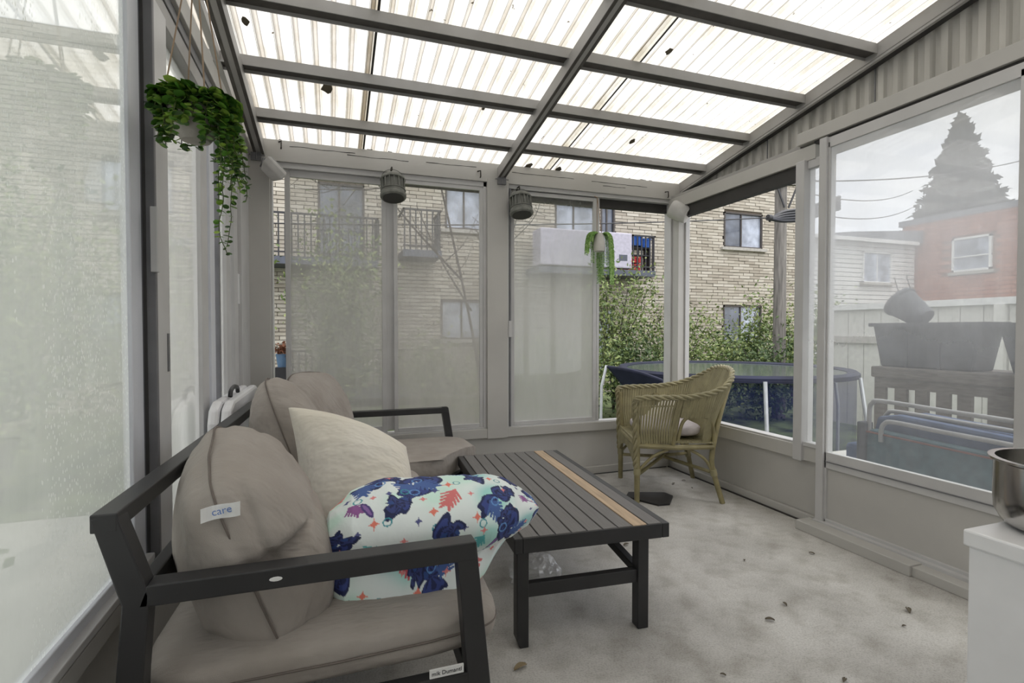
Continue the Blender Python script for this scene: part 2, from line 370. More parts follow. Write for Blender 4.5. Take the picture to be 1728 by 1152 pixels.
# ---- windows in the back wall
def sash(parent, x0, x1, z0, z1, y, stile, rail, gmat, name='sash', m=M_alu):
    mb = MB(); mb.box(x0, x0+stile, y, y+.02, z0, z1).box(x1-stile, x1, y, y+.02, z0, z1).box(x0+stile, x1-stile, y, y+.02, z0, z0+rail).box(x0+stile, x1-stile, y, y+.02, z1-rail, z1)
    s = mb.build(name, m, parent, bevel=.002)
    B(x0+stile-.004, x1-stile+.004, y+.008, y+.012, z0+rail-.004, z1-rail+.004).build('glass_pane', gmat, s)
    return s
w1 = E('window_1', kind='structure')
fr = MB(); fr.box(-.365, 1.06, 3.615, 3.69, 2.165, 2.20).box(-.365, 1.06, 3.615, 3.69, .412, .425).box(1.035, 1.06, 3.615, 3.69, .42, 2.2).box(-.365, -.355, 3.615, 3.69, .42, 2.2)
fr.build('frame', M_alu, w1, bevel=.002)
B(-.355, 1.035, 3.67, 3.69, 2.135, 2.17).build('track', M_track, w1)
sash(w1, -.285, .355, .425, 2.165, 3.645, .032, .045, G_backA)
sash(w1, .40, 1.035, .425, 2.165, 3.62, .026, .028, G_backB)
B(.352, .402, 3.648, 3.672, .44, 2.16).build('interlock_stile', M_alu, w1, bevel=.002)
B(-.285, -.262, 3.632, 3.645, .42, 1.02).build('latch_rail', M_alu, w1, bevel=.002)
w2 = E('window_2', kind='structure')
fr = MB(); fr.box(1.215, 2.645, 3.615, 3.69, 2.17, 2.20).box(1.215, 2.645, 3.615, 3.69, .405, .418).box(1.215, 1.225, 3.60, 3.69, .41, 2.2).box(2.63, 2.645, 3.6, 3.69, .41, 2.2)
fr.build('frame', M_alu, w2, bevel=.002)
B(1.225, 2.63, 3.66, 3.69, 2.10, 2.17).build('track', M_track, w2)
sash(w2, 1.248, 1.962, .418, 2.165, 3.63, .03, .03, G_backC)
B(1.966, 1.99, 3.635, 3.66, .41, 2.17).build('interlock_stile', M_alu, w2, bevel=.002)
B(1.232, 1.244, 3.605, 3.625, .42, 2.17).build('lift_rod', M_track2, w2)
B(1.222, 1.25, 3.592, 3.615, 1.08, 1.20).build('rod_clip', M_alu, w2, bevel=.002)

# ---- right wall
wr = E('wall_right', kind='structure')
st('knee_panel', M_paint, 2.65, 2.69, 2.2, 3.6, .05, .365, wr)
st('base_rail', M_paint, 2.625, 2.69, 2.2, 3.56, 0.0, .05, wr)
st('sill', M_paint, 2.62, 2.71, 2.2, 3.56, .365, .45, wr)
st('header', M_paint, 2.62, 2.70, 2.25, 3.62, 2.115, 2.20, wr)
st('post', M_alu, 2.60, 2.69, 2.305, 2.365, .36, 2.12, wr)
st('post', M_alu, 2.585, 2.66, 2.150, 2.196, .03, 2.20, wr)
MB().tube([(2.618, 2.26, .004), (2.618, 3.6, .004)], .006, 5).build('floor_joint', M_track, wr)
w3 = E('window_3', kind='structure')
B(2.64, 2.69, 2.365, 3.56, 2.03, 2.115).build('track', M_track, w3)
B(2.63, 2.70, 2.37, 3.55, .45, .462).build('frame', M_alu, w3)
w4 = E('window_4', kind='structure')
f4 = MB(); f4.box(2.612, 2.67, 2.192, 2.303, .452, .475).box(2.625, 2.67, 2.192, 2.303, 2.07, 2.12); f4.build('frame', M_alu, w4)
B(2.645, 2.65, 2.19, 2.305, .46, 2.08).build('glass_pane', G_right, w4)
# door header and fascia
st('door_header', M_paint, 2.60, 2.68, Y0, 2.36, 2.215, 2.285, wr)
st('door_track', M_track, 2.62, 2.68, Y0, 2.26, 2.195, 2.216, wr)
st('door_lip', M_alu, 2.60, 2.66, Y0, 2.20, 2.165, 2.196, wr)
st('upper_plate', M_beam, 2.63, 2.70, 2.36, 3.60, 2.20, 2.225, wr)
def door_leaf(name, y0, y1, x, gm, side=1):
    d = E(name, kind='structure')
    mb = MB(); s = .045
    mb.box(x, x+.03, y0, y0+s, .05, 2.17).box(x, x+.03, y1-s*.25, y1, .05, 2.17).box(x, x+.03, y0, y1, 2.14, 2.17).box(x, x+.03, y0, y1, .36, .45).box(x, x+.03, y0, y1, .05, .075)
    mb.build('frame', M_alu, d, bevel=.002)
    B(x-.006, x, y0+.01, y1-.005, .395, .40).build('rail_bead', M_track2, d)
    B(x+.012, x+.018, y0+.02, y1-.01, .07, .37).build('kick_panel', M_paint, d)
    B(x+.012, x+.018, y0+.03, y1-.01, .44, 2.15).build('glass_pane', gm, d)
    return d
door_leaf('door_1', 1.26, 2.152, 2.60, G_right)
door_leaf('door_2', .28, 1.285, 2.635, G_right)
door_leaf('door_3', -1.2, .30, 2.60, G_right)
sl = E('trim_1', kind='structure')
B(2.49, 2.60, 1.62, 2.24, 0, .052).build('threshold', M_paint, sl, bevel=.003)
B(2.505, 2.60, Y0, 1.62, 0, .046).build('threshold', M_paint, sl, bevel=.003)
B(2.57, 2.66, Y0, 2.2, .046, .06).build('door_rail', M_alu, sl)
# second half house wall right, gutter board outside above the door
B(-9, -.62, -4, 5.5, -.62, -.50).build('floor', M_patio, kind='structure')
# ---- left wall
wf = E('wall_left', kind='structure')
st('knee_panel', M_paint, -.57, -.53, Y0, 3.6, 0, .40, wf)
st('sill', M_alu, -.55, -.50, Y0, 1.78, .455, .475, wf)
st('sill_track', M_track, -.545, -.515, Y0, 1.78, .445, .458, wf)
st('sill_board', M_paint, -.56, -.505, Y0, 3.6, .40, .447, wf)
st('header', M_paint, -.56, -.48, Y0, 3.60, 2.215, 2.30, wf)
st('header_track', M_track2, -.55, -.495, Y0, 3.60, 2.175, 2.216, wf)
st('header_lip', M_beam, -.56, -.50, Y0, 3.60, 2.11, 2.175, wf)
st('corner_post', M_alu, -.56, -.485, 3.30, 3.60, 0, 2.22, wf)
w5 = E('window_5', kind='structure')   # large near pane
B(-.545, -.52, 1.685, 1.772, .47, 2.115).build('stile', M_alu_blue, w5, bevel=.003)
B(-.545, -.52, Y0, 1.685, .47, .50).build('bottom_rail', M_alu_blue, w5, bevel=.003)
B(-.545, -.52, Y0, 1.685, 2.085, 2.115).build('top_rail', M_alu_blue, w5, bevel=.003)
B(-.536, -.530, Y0, 1.69, .49, 2.09).build('glass_pane', G_left, w5)
w6 = E('window_6', kind='structure')
B(-.545, -.489, 1.782, 1.80, .45, 2.115).build('track_post', M_track2, w6, bevel=.002)
B(-.520, -.512, 1.779, 1.784, .45, 2.115).build('track_groove', M_track, w6)
B(-.498, -.480, 1.768, 1.79, 1.30, 1.49).build('latch_cover', M_alu, w6, bevel=.002)
B(-.55, -.492, 1.80, 1.93, .45, 2.115).build('stile', M_alu, w6, bevel=.002)
B(-.493, -.489, 1.895, 1.912, 1.00, 1.12).build('pull_recess', M_track2, w6)
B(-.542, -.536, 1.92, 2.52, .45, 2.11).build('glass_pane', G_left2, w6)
B(-.55, -.52, 2.50, 2.62, .45, 2.115).build('stile', M_alu, w6, bevel=.002)
B(-.54, -.512, 2.63, 2.72, .45, 2.115).build('stile', M_alu_blue, w6, bevel=.002)
B(-.54, -.502, 2.76, 2.79, .45, 2.115).build('track_post', M_track2, w6)
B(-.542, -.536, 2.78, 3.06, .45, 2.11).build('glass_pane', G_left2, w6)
B(-.55, -.52, 3.04, 3.16, .45, 2.115).build('stile', M_alu, w6, bevel=.002)
B(-.55, -.505, 3.18, 3.30, .45, 2.115).build('stile', M_alu, w6, bevel=.002)
B(-.512, -.498, 3.28, 3.30, 1.28, 1.45).build('latch', M_white, w6, bevel=.002)
B(-.488, -.482, 3.40, 3.43, 1.12, 1.18).build('latch', M_alu, w6, bevel=.002)

# ---- roof
def rz(y): return 2.34+.18*(3.63-y)
def corr(u, depth=.018):
    f = (u/PITCH) % 1
    if f < .06: return 0
    if f < .15: return depth*(f-.06)/.09
    if f < .35: return depth
    if f < .44: return depth*(1-(f-.35)/.09)
    return 0
ceil = E('ceiling', kind='structure')
M_under = simple('channel_shade_brown', (.085, .078, .072), .7, var=.15)  # dark colour for strips that paint the shade on the beam undersides
def roof_sheet(x0, x1, lift, xo):
    mb = MB(); us = []
    k = math.floor((x0-xo)/PITCH)*PITCH+xo
    while k < x1+PITCH:
        us += [k, k+.06*PITCH, k+.15*PITCH, k+.35*PITCH, k+.44*PITCH]; k += PITCH
    us = [x0]+[u for u in us if x0 < u < x1]+[x1]
    ys = np.linspace(3.80, Y0-.1, 24)
    v = [(u, y, rz(y)+.002+lift+corr(u-xo)+.0035*noise.noise(Vector((u*2, y*2.3, 0)))) for u in us for y in ys]
    n = len(ys); f = [(i*n+j, (i+1)*n+j, (i+1)*n+j+1, i*n+j+1) for i in range(len(us)-1) for j in range(n-1)]
    return mb.add(v, f).build('roof_sheet', M_roof, ceil, smooth=False)
roof_sheet(-.95, .205, 0, 0)
roof_sheet(.17, 1.56, .002, 0)
roof_sheet(1.52, 2.95, 0, 0)
for x in (.205, 1.56):
    a, b = (x, 3.80, rz(3.8)-.002), (x, Y0, rz(Y0)-.002)
    MB().bar(a, b, .011 if x < 1 else .007, .006).build('sheet_edge', M_track, ceil)
for i in range(9):
    y = 3.31-.437*i
    z = rz(y)
    mb = MB(); mb.box(-.62, 2.80, y-.032, y+.032, z-.006, z-.002)
    mb.box(-.62, 2.80, y-.036, y-.031, z-.052, z-.002).box(-.62, 2.80, y+.031, y+.036, z-.060, z-.002)
    pu = mb.build('purlin', M_beam, ceil)
    B(-.62, 2.80, y-.031, y+.031, z-.045, z-.040).build('channel_shade', M_under, pu)  # strip coloured as the shade inside the open channel
def rafter(x0, x1, w=.045, h=.075, y1=3.60, off=.045):
    a = (x0, y1, rz(y1)-off-h/2+.005); b = (x1, Y0, rz(Y0)-off-h/2+.005)
    r = MB().bar(a, b, w, h).build('rafter', M_beam, ceil, bevel=.004)
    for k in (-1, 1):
        q = Vector((k*w*.36, 0, -h/2)); MB().bar(Vector(a)+q, Vector(b)+q, w*.28, .005).build('channel_shade', M_under, r)  # painted shade along both lower edges of the rafter
    return r
rafter(-.425, -.50, .06); rafter(1.165, 1.165, .055)
rg = MB().bar((2.735, 3.62, rz(3.62)-.04), (2.735, Y0, rz(Y0)-.04), .05, .075).build('rafter', M_beam, ceil, bevel=.004)
MB().bar((2.715, 3.62, rz(3.62)-.09), (2.715, Y0, rz(Y0)-.09), .02, .012).build('gable_bead', M_beam, ceil)
MB().bar((-.50, 3.62, rz(3.62)-.03), (-.60, Y0, rz(Y0)-.03), .03, .05).build('edge_rail', M_beam, ceil)
for x in (-.44, 1.165, 2.70):   # brackets under the rafters
    mb = MB(); z = rz(3.58)-.125
    mb.box(x-.03, x+.03, 3.572, 3.60, z-.04, z+.01).tube([(x-.05, 3.575, z-.005), (x+.05, 3.575, z-.005)], .004, 6).tube([(x, 3.575, z-.035), (x, 3.575, z+.03)], .005, 6)
    mb.build('bracket', M_track2, ceil)
# right gable corrugated cladding
gb = MB(); ys = []; k = 3.60
P2 = .076
def corr2(y):
    f = (y/P2) % 1
    return 0 if f < .42 else (.022*(f-.42)/.08 if f < .5 else (.022 if f < .92 else .022*(1-(f-.92)/.08)))
y = 3.6
while y > Y0: ys += [y]; y -= P2/25*2
v = []
for y in ys:
    x = 2.775+corr2(y)
    v += [(x, y, 2.215 if y < 2.36 else 2.235+.004*math.sin(y*9)), (x, y, rz(y)-.002)]
f = [(2*i, 2*i+1, 2*i+3, 2*i+2) for i in range(len(ys)-1)]
gb.add(v, f).build('trim_2', M_gable, kind='structure')
MB().bar((2.745, 3.60, rz(3.60)-.088), (2.745, Y0, rz(Y0)-.088), .05, .010).build('trim_5', M_track, kind='structure')
B(2.69, 2.76, 2.30, 3.60, 2.225, 2.24).build('trim_6', M_track, kind='structure')
# dark seams of overlapping cladding sheets
for y in (1.26, 2.02, 2.75):
    B(2.770, 2.775, y-.003, y+.003, 2.22, rz(y)-.09).build('trim_3', M_track2, kind='structure')
# fascia seen outside through the door top
B(2.95, 3.0, -1.5, 3.0, 2.235, 2.36).build('trim_4', M_beam, kind='structure')

# hooks on header
def hook(x, z, label):
    mb = MB(); mb.tube([(x-.012, 3.598, z+.02), (x+.004, 3.575, z+.02), (x+.004, 3.572, z-.02), (x+.002, 3.578, z-.03)], .0045, 6)
    tag(mb.build('hook', M_hook), label, 'hook')
hook(-.30, 2.30, 'small dark hook on back header beside the left floodlight')
hook(1.00, 2.245, 'small dark hook on back header above the second window')
hook(2.58, 2.235, 'small dark hook on back header beside the round corner lamp')

# ================================================================ THINGS INDOORS
# ---------- sofa frame
sofa = E('sofa_frame', (0, 0, 0), 0, 'charcoal metal L-shaped outdoor sofa frame along the left wall', 'sofa')
def side_frame(y, name, xr, xf, w=.05, full=True):
    # rear post, bent
    poly = [(-.435+xr, .775), (-.392+xr, .782), (-.340+xr, .615), (-.352+xr, .45), (-.372+xr, 0), (-.424+xr, 0), (-.398+xr, .45), (-.386+xr, .60)]
    MB().prism(poly, 'y', y, y+w).build('rear_post', M_dark, sofa, bevel=.003)
    poly = [(-.386+xr, .597), (-.342+xr, .638), (xf-.03, .632), (xf-.03, .588)]
    MB().prism([(-.36+xr, .592), (-.345+xr, .634), (xf, .632), (xf, .588)], 'y', y, y+w).build('armrest', M_dark, sofa, bevel=.003)
    poly = [(xf-.045, .632), (xf, .632), (xf+.035, .28), (xf+.052, 0), (xf+.002, 0), (xf-.02, .28), (xf-.045, .59)]
    MB().prism(poly, 'y', y+.001, y+w-.001).build('front_post', M_dark, sofa, bevel=.003)
side_frame(1.17, 'near', 0, .318)
# rear rails, following the slight turn of the sofa
def rail(a, b, w, h, name='back_rail'): return MB().bar(a, b, w, h).build(name, M_dark, sofa, bevel=.003)
rail((-.412, 1.17, .764), (-.345, 3.42, .764), .045, .036)
rail((-.372, 1.2, .585), (-.315, 3.40, .585), .03, .06, 'back_rail')
rail((.31, 1.22, .30), (.36, 2.72, .30), .03, .055, 'front_rail')
rail((-.36, 1.22, .30), (-.30, 3.4, .30), .03, .055, 'seat_rail')
rail((-.38, 1.19, .302), (.34, 1.19, .302), .035, .04, 'seat_rail')
for k in range(7):
    y = 1.4+.3*k; rail((-.36, y, .30), (.33 if y < 2.7 else .60, y, .30), .05, .015, 'seat_slat')
# far end
MB().prism([(.30, .62), (.72, .62), (.72, .582), (-.30, .585), (-.30, .623)], 'y', 3.36, 3.41).build('armrest', M_dark, sofa, bevel=.003)
MB().prism([(.675, .62), (.722, .62), (.775, .28), (.80, 0), (.75, 0), (.73, .28)], 'y', 3.361, 3.409).build('front_post', M_dark, sofa, bevel=.003)
MB().prism([(-.365, .775), (-.322, .782), (-.28, .615), (-.31, 0), (-.36, 0), (-.326, .60)], 'y', 3.36, 3.41).build('rear_post', M_dark, sofa, bevel=.003)
rail((.35, 2.78, .29), (.60, 2.80, .29), .03, .055, 'front_rail'); rail((.60, 2.80, .29), (.77, 3.02, .29), .03, .055, 'front_rail'); rail((.77, 3.0, .29), (.77, 3.40, .29), .03, .055, 'front_rail')
MB().prism([(.76, .28), (.80, .28), (.80, 0), (.76, 0)], 'y', 3.0, 3.04).build('front_post', M_dark, sofa, bevel=.003)
lab = B(.205, .285, 1.166, 1.170, .330, .350).build('maker_label', M_tag, sofa, label='white paper label with black print')
def text(s, size, M, mat, parent, name='printed_text', ext=.0004):
    c = bpy.data.curves.new(name, 'FONT'); c.body = s; c.size = size; c.extrude = ext; c.align_x = 'CENTER'; c.align_y = 'CENTER'
    o = bpy.data.objects.new(name, c); COL.objects.link(o); o.parent = parent; c.materials.append(mat)
    me = bpy.data.meshes.new_from_object(o); bpy.data.objects.remove(o); me.name = name
    o = bpy.data.objects.new(name, me); COL.objects.link(o); o.parent = parent; o.matrix_local = M; return o
text('mik Dumantl', .0135, Matrix.Translation((.245, 1.1655, .340)) @ Matrix.Rotation(PI/2, 4, 'X'), M_ink, lab)
B(.02, .10, 1.167, 1.1705, .318, .330).build('maker_label', M_tag, sofa, label='thin pale strip label')
MB().lathe([(.0001, 0), (.005, .0005), (.004, .001), (.0001, .0012)], 10, M=Matrix.Rotation(PI/2, 3, 'X') @ Matrix.Diagonal((2.6, 1, 1)), c=(-.115, 1.170, .612)).build('paint_chip', M_tag, sofa)

# ---------- cushions
def cushion(name, size, M, label, group=None, ex=.35, e1=.55, ey=None, e2=.75, fold=None, wr=.010, seed=0, mat=None, n=56, sag=0, cat='cushion', seam=True, pinch=.0, tuck=0):
    """box cushion with puffed faces; size (lx, ly, lz)"""
    lx, ly, lz = size; mb = MB(); ey = ey or e1
    def f(u, v):
        # superquadric in local axes
        th = (v-.5)*PI; ph = (u-.5)*2*PI
        def c(w, m): return math.copysign(abs(math.cos(w))**m, math.cos(w))
        def s(w, m): return math.copysign(abs(math.sin(w))**m, math.sin(w))
        x = lx/2*c(th, e1)*c(ph, ex); y = ly/2*c(th, ey)*s(ph, ex); z = lz/2*s(th, e2)
        p = Vector((x, y, z))
        q = p*3.0+Vector((seed*3.1, seed, seed*1.7))
        d = noise.noise(q)*wr*1.5+noise.noise(Vector((q.x*3, q.y*1.2, q.z*3)))*wr*.7
        d += -abs(noise.noise(Vector((q.x*1.1+9, q.y*4.5, q.z*1.5))))*wr*.8-max(0, .25-abs(noise.noise(Vector((q.x*1.8+q.z*2, q.y*.9+4, q.z*2.2-q.x)))))*wr*2.2
        e = abs(2*x/lx)**6*abs(2*y/ly)**6
        p += p.normalized()*(d+pinch*e)
        if fold: p = fold(p)
        return M @ p
    mb.grid(f, n*2, n, cu=True)
    o = mb.build(name, mat or M_taupe, smooth=True, angle=0)
    tag(o, label, cat, group)
    if seam:
        sb = MB(); pts = []
        for k in range(120):
            ph = 2*PI*k/120
            c = lambda w, m: math.copysign(abs(math.cos(w))**m, math.cos(w)); s = lambda w, m: math.copysign(abs(math.sin(w))**m, math.sin(w))
            p = Vector((lx/2*c(ph, ex), ly/2*s(ph, ex), 0)); q = p*3.0+Vector((seed*3.1, seed, seed*1.7))
            d = noise.noise(q)*wr*1.5+noise.noise(Vector((q.x*3, q.y*1.2, q.z*3)))*wr*.7-abs(noise.noise(Vector((q.x*1.1+9, q.y*4.5, q.z*1.5))))*wr*.8
            pts.append(M @ (p+p.normalized()*(d+pinch*abs(2*p.x/lx)**6*abs(2*p.y/ly)**6)))
        sb.tube(pts, .0028, 6, closed=True).build('piping', M_seam, o, smooth=True)
    return o
T = Matrix.Translation
def RM(x, y, z): return Euler((math.radians(x), math.radians(y), math.radians(z)), 'XYZ').to_matrix().to_4x4()
cushion('seat_cushion', (.80, .78, .135), T((.0, 1.60, .385)) @ RM(0, -1, 1), 'thick taupe seat cushion nearest the camera under the printed pillow', 'taupe seat cushions', seed=1, ex=.22, e1=.30, e2=.6)
cushion('seat_cushion', (.76, .66, .125), T((.03, 2.34, .382)) @ RM(0, 0, 1), 'middle taupe seat cushion under the cream pillow', 'taupe seat cushions', seed=2, ex=.22, e1=.30, e2=.6)
def notch(p):
    if p.x > .26 and p.y < .05: p = Vector((p.x, max(p.y, -.32+(p.x-.26)*1.15), p.z))
    return p
cushion('seat_cushion', (1.14, .68, .13), T((.27, 3.07, .372)) @ RM(0, 0, 0), 'far taupe seat cushion with gathered front edge beside the table', 'taupe seat cushions', seed=3, ex=.2, e1=.30, e2=.6, fold=notch, seam=False, wr=.012)
def fold_end(p):
    if p.y < 0:
        k = min(1, -p.y/.16)**2
        p = Vector(p); g = math.exp(-((p.x+.045+.10*p.z)/.022)**2); p.y += .055*g*k
        p.y -= .022*k*math.exp(-((p.x+.10)/.04)**2); p.x += .03*k*math.exp(-((p.x+.09)/.05)**2)
        p.y += .012*k*math.exp(-((p.z-.05)/.012)**2)*(p.x < -.03)
    return p
c1 = cushion('back_cushion', (.55, .52, .33), T((-.195, 1.50, .592)) @ RM(0, 0, 4) @ RM(0, 70, 0) @ RM(0, 0, 6), 'fat taupe back cushion with white care tag leaning by the near armrest', 'taupe back cushions', seed=4, ex=.50, e1=1.15, ey=.5, e2=1.0, fold=fold_end, pinch=.02, wr=.014)
cushion('back_cushion', (.60, .52, .28), T((-.15, 2.42, .635)) @ RM(0, 0, 0) @ RM(0, 70, 0) @ RM(0, 0, -4), 'taupe back cushion directly behind the cream pillow', 'taupe back cushions', seed=5, ex=.5, e1=1.05, ey=.5, e2=1.0, pinch=.02, wr=.013)
cushion('back_cushion', (.50, .50, .22), T((-.06, 3.05, .66)) @ RM(0, 0, -25) @ RM(0, 68, 0), 'farthest taupe back cushion showing its tip before the fogged window', 'taupe back cushions', seed=6, ex=.5, e1=1.05, ey=.5, e2=1.0, pinch=.02)
# care tag of the nearest cushion
tg = MB().grid(lambda u, v: Vector((-.262+.075*u, 1.222+.008*math.sin(u*5), .727+.03*v+.012*u)), 8, 3).build('care_tag', M_tag, c1, label='white care tag with blue print')
m = tg.modifiers.new('s', 'SOLIDIFY'); m.thickness = .001
text('care', .022, T((-.222, 1.2165, .752)) @ Matrix.Rotation(PI/2, 4, 'X') @ Matrix.Rotation(.15, 4, 'Z'), M_inkblue, tg)

def quad_pillow(name, A, Bc, C_, D, t, mat, label, seed=0, n=90, wr=.012, cat='pillow'):
    """pillow between four corners A(top left) B(bottom left) C(bottom right) D(top right)"""
    A, Bc, C_, D = map(Vector, (A, Bc, C_, D)); nrm = (Bc-A).cross(D-A).normalized()
    mb = MB()
    def face(sgn):
        def f(u, v):
            # pull the sides in a little between the corners
            uu = u+(.5-u)*.10*math.sin(PI*v)*abs(2*u-1)**3; vv = v+(.5-v)*.10*math.sin(PI*u)*abs(2*v-1)**3
            p = (A*(1-uu)+D*uu)*(1-vv)+(Bc*(1-uu)+C_*uu)*vv
            p += (A-Bc).normalized()*.055*math.sin(PI*u)**.8*(1-v)+(D-A).normalized()*.03*math.sin(PI*v)*u
            h = (max(0, 1-abs(2*u-1)**2.6)*max(0, 1-abs(2*v-1)**2.6))**.5
            q = Vector((u*4+seed, v*4, sgn))
            w = noise.noise(q)*.6-abs(noise.noise(Vector(((u-v)*3+seed, (u+v)*9, sgn))))*.8*(1-h*.6)
            return p+nrm*(sgn*h*t/2+w*wr*min(1, h*3)*sgn)
        return f
    mb.grid(face(1), n, n); mb.grid(face(-1), n, n)
    o = mb.build(name, mat, smooth=True, angle=0)
    # weld rim
    import bmesh
    bm = bmesh.new(); bm.from_mesh(o.data); bmesh.ops.remove_doubles(bm, verts=bm.verts, dist=.0004); bmesh.ops.recalc_face_normals(bm, faces=bm.faces); bm.to_mesh(o.data); bm.free()
    return tag(o, label, cat)
quad_pillow('throw_pillow', (-.155, 2.06, .845), (-.12, 1.93, .43), (.27, 1.88, .435), (.275, 2.08, .665), .20, M_cream, 'plain cream throw pillow with a pointed corner leaning on the sofa', seed=3)

# ---------- printed pillow: the print is a per-vertex colour on a dense mesh
def print_pattern(U, V):
    """U, V in metres. coral, stars, shells, splashes and navy dabs on pale aqua"""
    n = U.shape
    col = np.empty(n+(3,)); col[:] = (.80, .86, .86)
    def soft(a, b, s): return np.exp(-(((U-a)/s)**2+((V-b)/(s*.8))**2))
    g = np.random.default_rng(11)
    for _ in range(60):
        a, b, s = g.uniform(-.05, .7), g.uniform(-.05, 1.25), g.uniform(.02, .045)
        k = np.clip(soft(a, b, s*1.15)*1.5, 0, 1)[..., None]*.85
        c = np.array([(.38, .74, .68), (.30, .62, .62), (.60, .84, .74)][g.integers(3)]); col = col*(1-k)+c*k
    def paint(mask, c): col[mask] = c
    def seg(ax, ay, bx, by, w):
        dx, dy = bx-ax, by-ay; t = np.clip(((U-ax)*dx+(V-ay)*dy)/(dx*dx+dy*dy+1e-12), 0, 1)
        return np.hypot(U-ax-t*dx, V-ay-t*dy) < w*(1-.45*t)
    def rot(a, x, y): return math.cos(a)*x-math.sin(a)*y, math.sin(a)*x+math.cos(a)*y
    def coral(x, y, s, a, c):
        def br(lx, ly, mx, my, w):
            p, q = rot(a, lx*s, ly*s), rot(a, mx*s, my*s); paint(seg(x+p[0], y+p[1], x+q[0], y+q[1], w*s), c)
        br(0, 0, 0, 1, .07)
        for k in range(5):
            h = .1+.18*k; l = .5-.07*k
            br(0, h, l, h+.34, .095); br(0, h, -l, h+.34, .095)
    def blob(x, y, s, a, c, c2):
        ph = g.uniform(0, 6, 5); X, Y = U-x, V-y; X, Y = math.cos(a)*X+math.sin(a)*Y, -math.sin(a)*X+math.cos(a)*Y; Y = Y*1.7
        th = np.arctan2(Y, X); r = np.hypot(X, Y)
        R = s*(.62+.2*np.sin(2*th+ph[0])+.16*np.sin(3*th+ph[1])+.12*np.sin(5*th+ph[2])+.07*np.sin(9*th+ph[3]))
        paint(r < R, c); paint(r < R*.80, tuple(np.array(c)*2.6+.004)); paint((r < R*.55) & (np.sin(7*th+ph[4]) > -.2), c); paint(np.hypot(X-.25*s, Y) < .16*s, c2)
    def star(x, y, s, c):
        X, Y = np.abs(U-x), np.abs(V-y); paint(np.sqrt(X/s+1e-9)+np.sqrt(Y/s+1e-9) < 1, c)
    def ring(x, y, s, c):
        r = np.hypot(U-x, V-y); paint((r < s) & (r > s*.72), c)
    def fin(x, y, s, a, c):
        X, Y = U-x, V-y; X, Y = math.cos(a)*X+math.sin(a)*Y, -math.sin(a)*X+math.cos(a)*Y
        paint((X/s)**2+(Y/(s*.27))**2 < 1, c); paint((X/(s*.75))**2+(Y/(s*.12))**2 < 1, (.26, .14, .40))
    cells = [(i, j) for i in range(6) for j in range(10)]
    for i, j in cells:
        x = .03+i*.116+(j % 2)*.058+g.uniform(-.02, .02); y = .03+j*.114+g.uniform(-.018, .018); k = int(g.choice([0, 0, 2, 1, 1, 3])) if (i+j) % 2 else int(g.choice([0, 2, 1, 3]))
        if k in (0, 2):
            a = g.uniform(0, 6)
            blob(x, y, .088, a, (.012, .02, .085), (.03, .07, .24)); blob(x+.045*math.cos(a), y+.035*math.sin(a), .050, a+1.2, (.012, .018, .07), (.03, .07, .24))
            coral(x-.03*math.cos(a), y-.03*math.sin(a), .055, a, (.06, .12, .34)); ring(x+.02*math.sin(a), y+.02*math.cos(a), .013, (.12, .28, .60))
        elif k == 1: coral(x, y-.03, .055, g.uniform(-.6, .6)+(PI if j % 2 else 0)*0, [(.60, .10, .13), (.42, .18, .34), (.66, .18, .18)][(i+j) % 3])
        else: coral(x, y-.02, .042, g.uniform(-1, 1), [(.10, .45, .47), (.28, .10, .30)][j % 2]); fin(x+.04, y+.01, .030, g.uniform(0, 6), (.08, .05, .20))
        star(x+.055, y+.055, .018, (.80, .22, .16)); star(x+.02, y+.075, .014, (.08, .09, .25)); ring(x-.05, y+.07, .011, (.05, .30, .36)); star(x-.08, y-.01, .013, (.75, .25, .25))
    return col
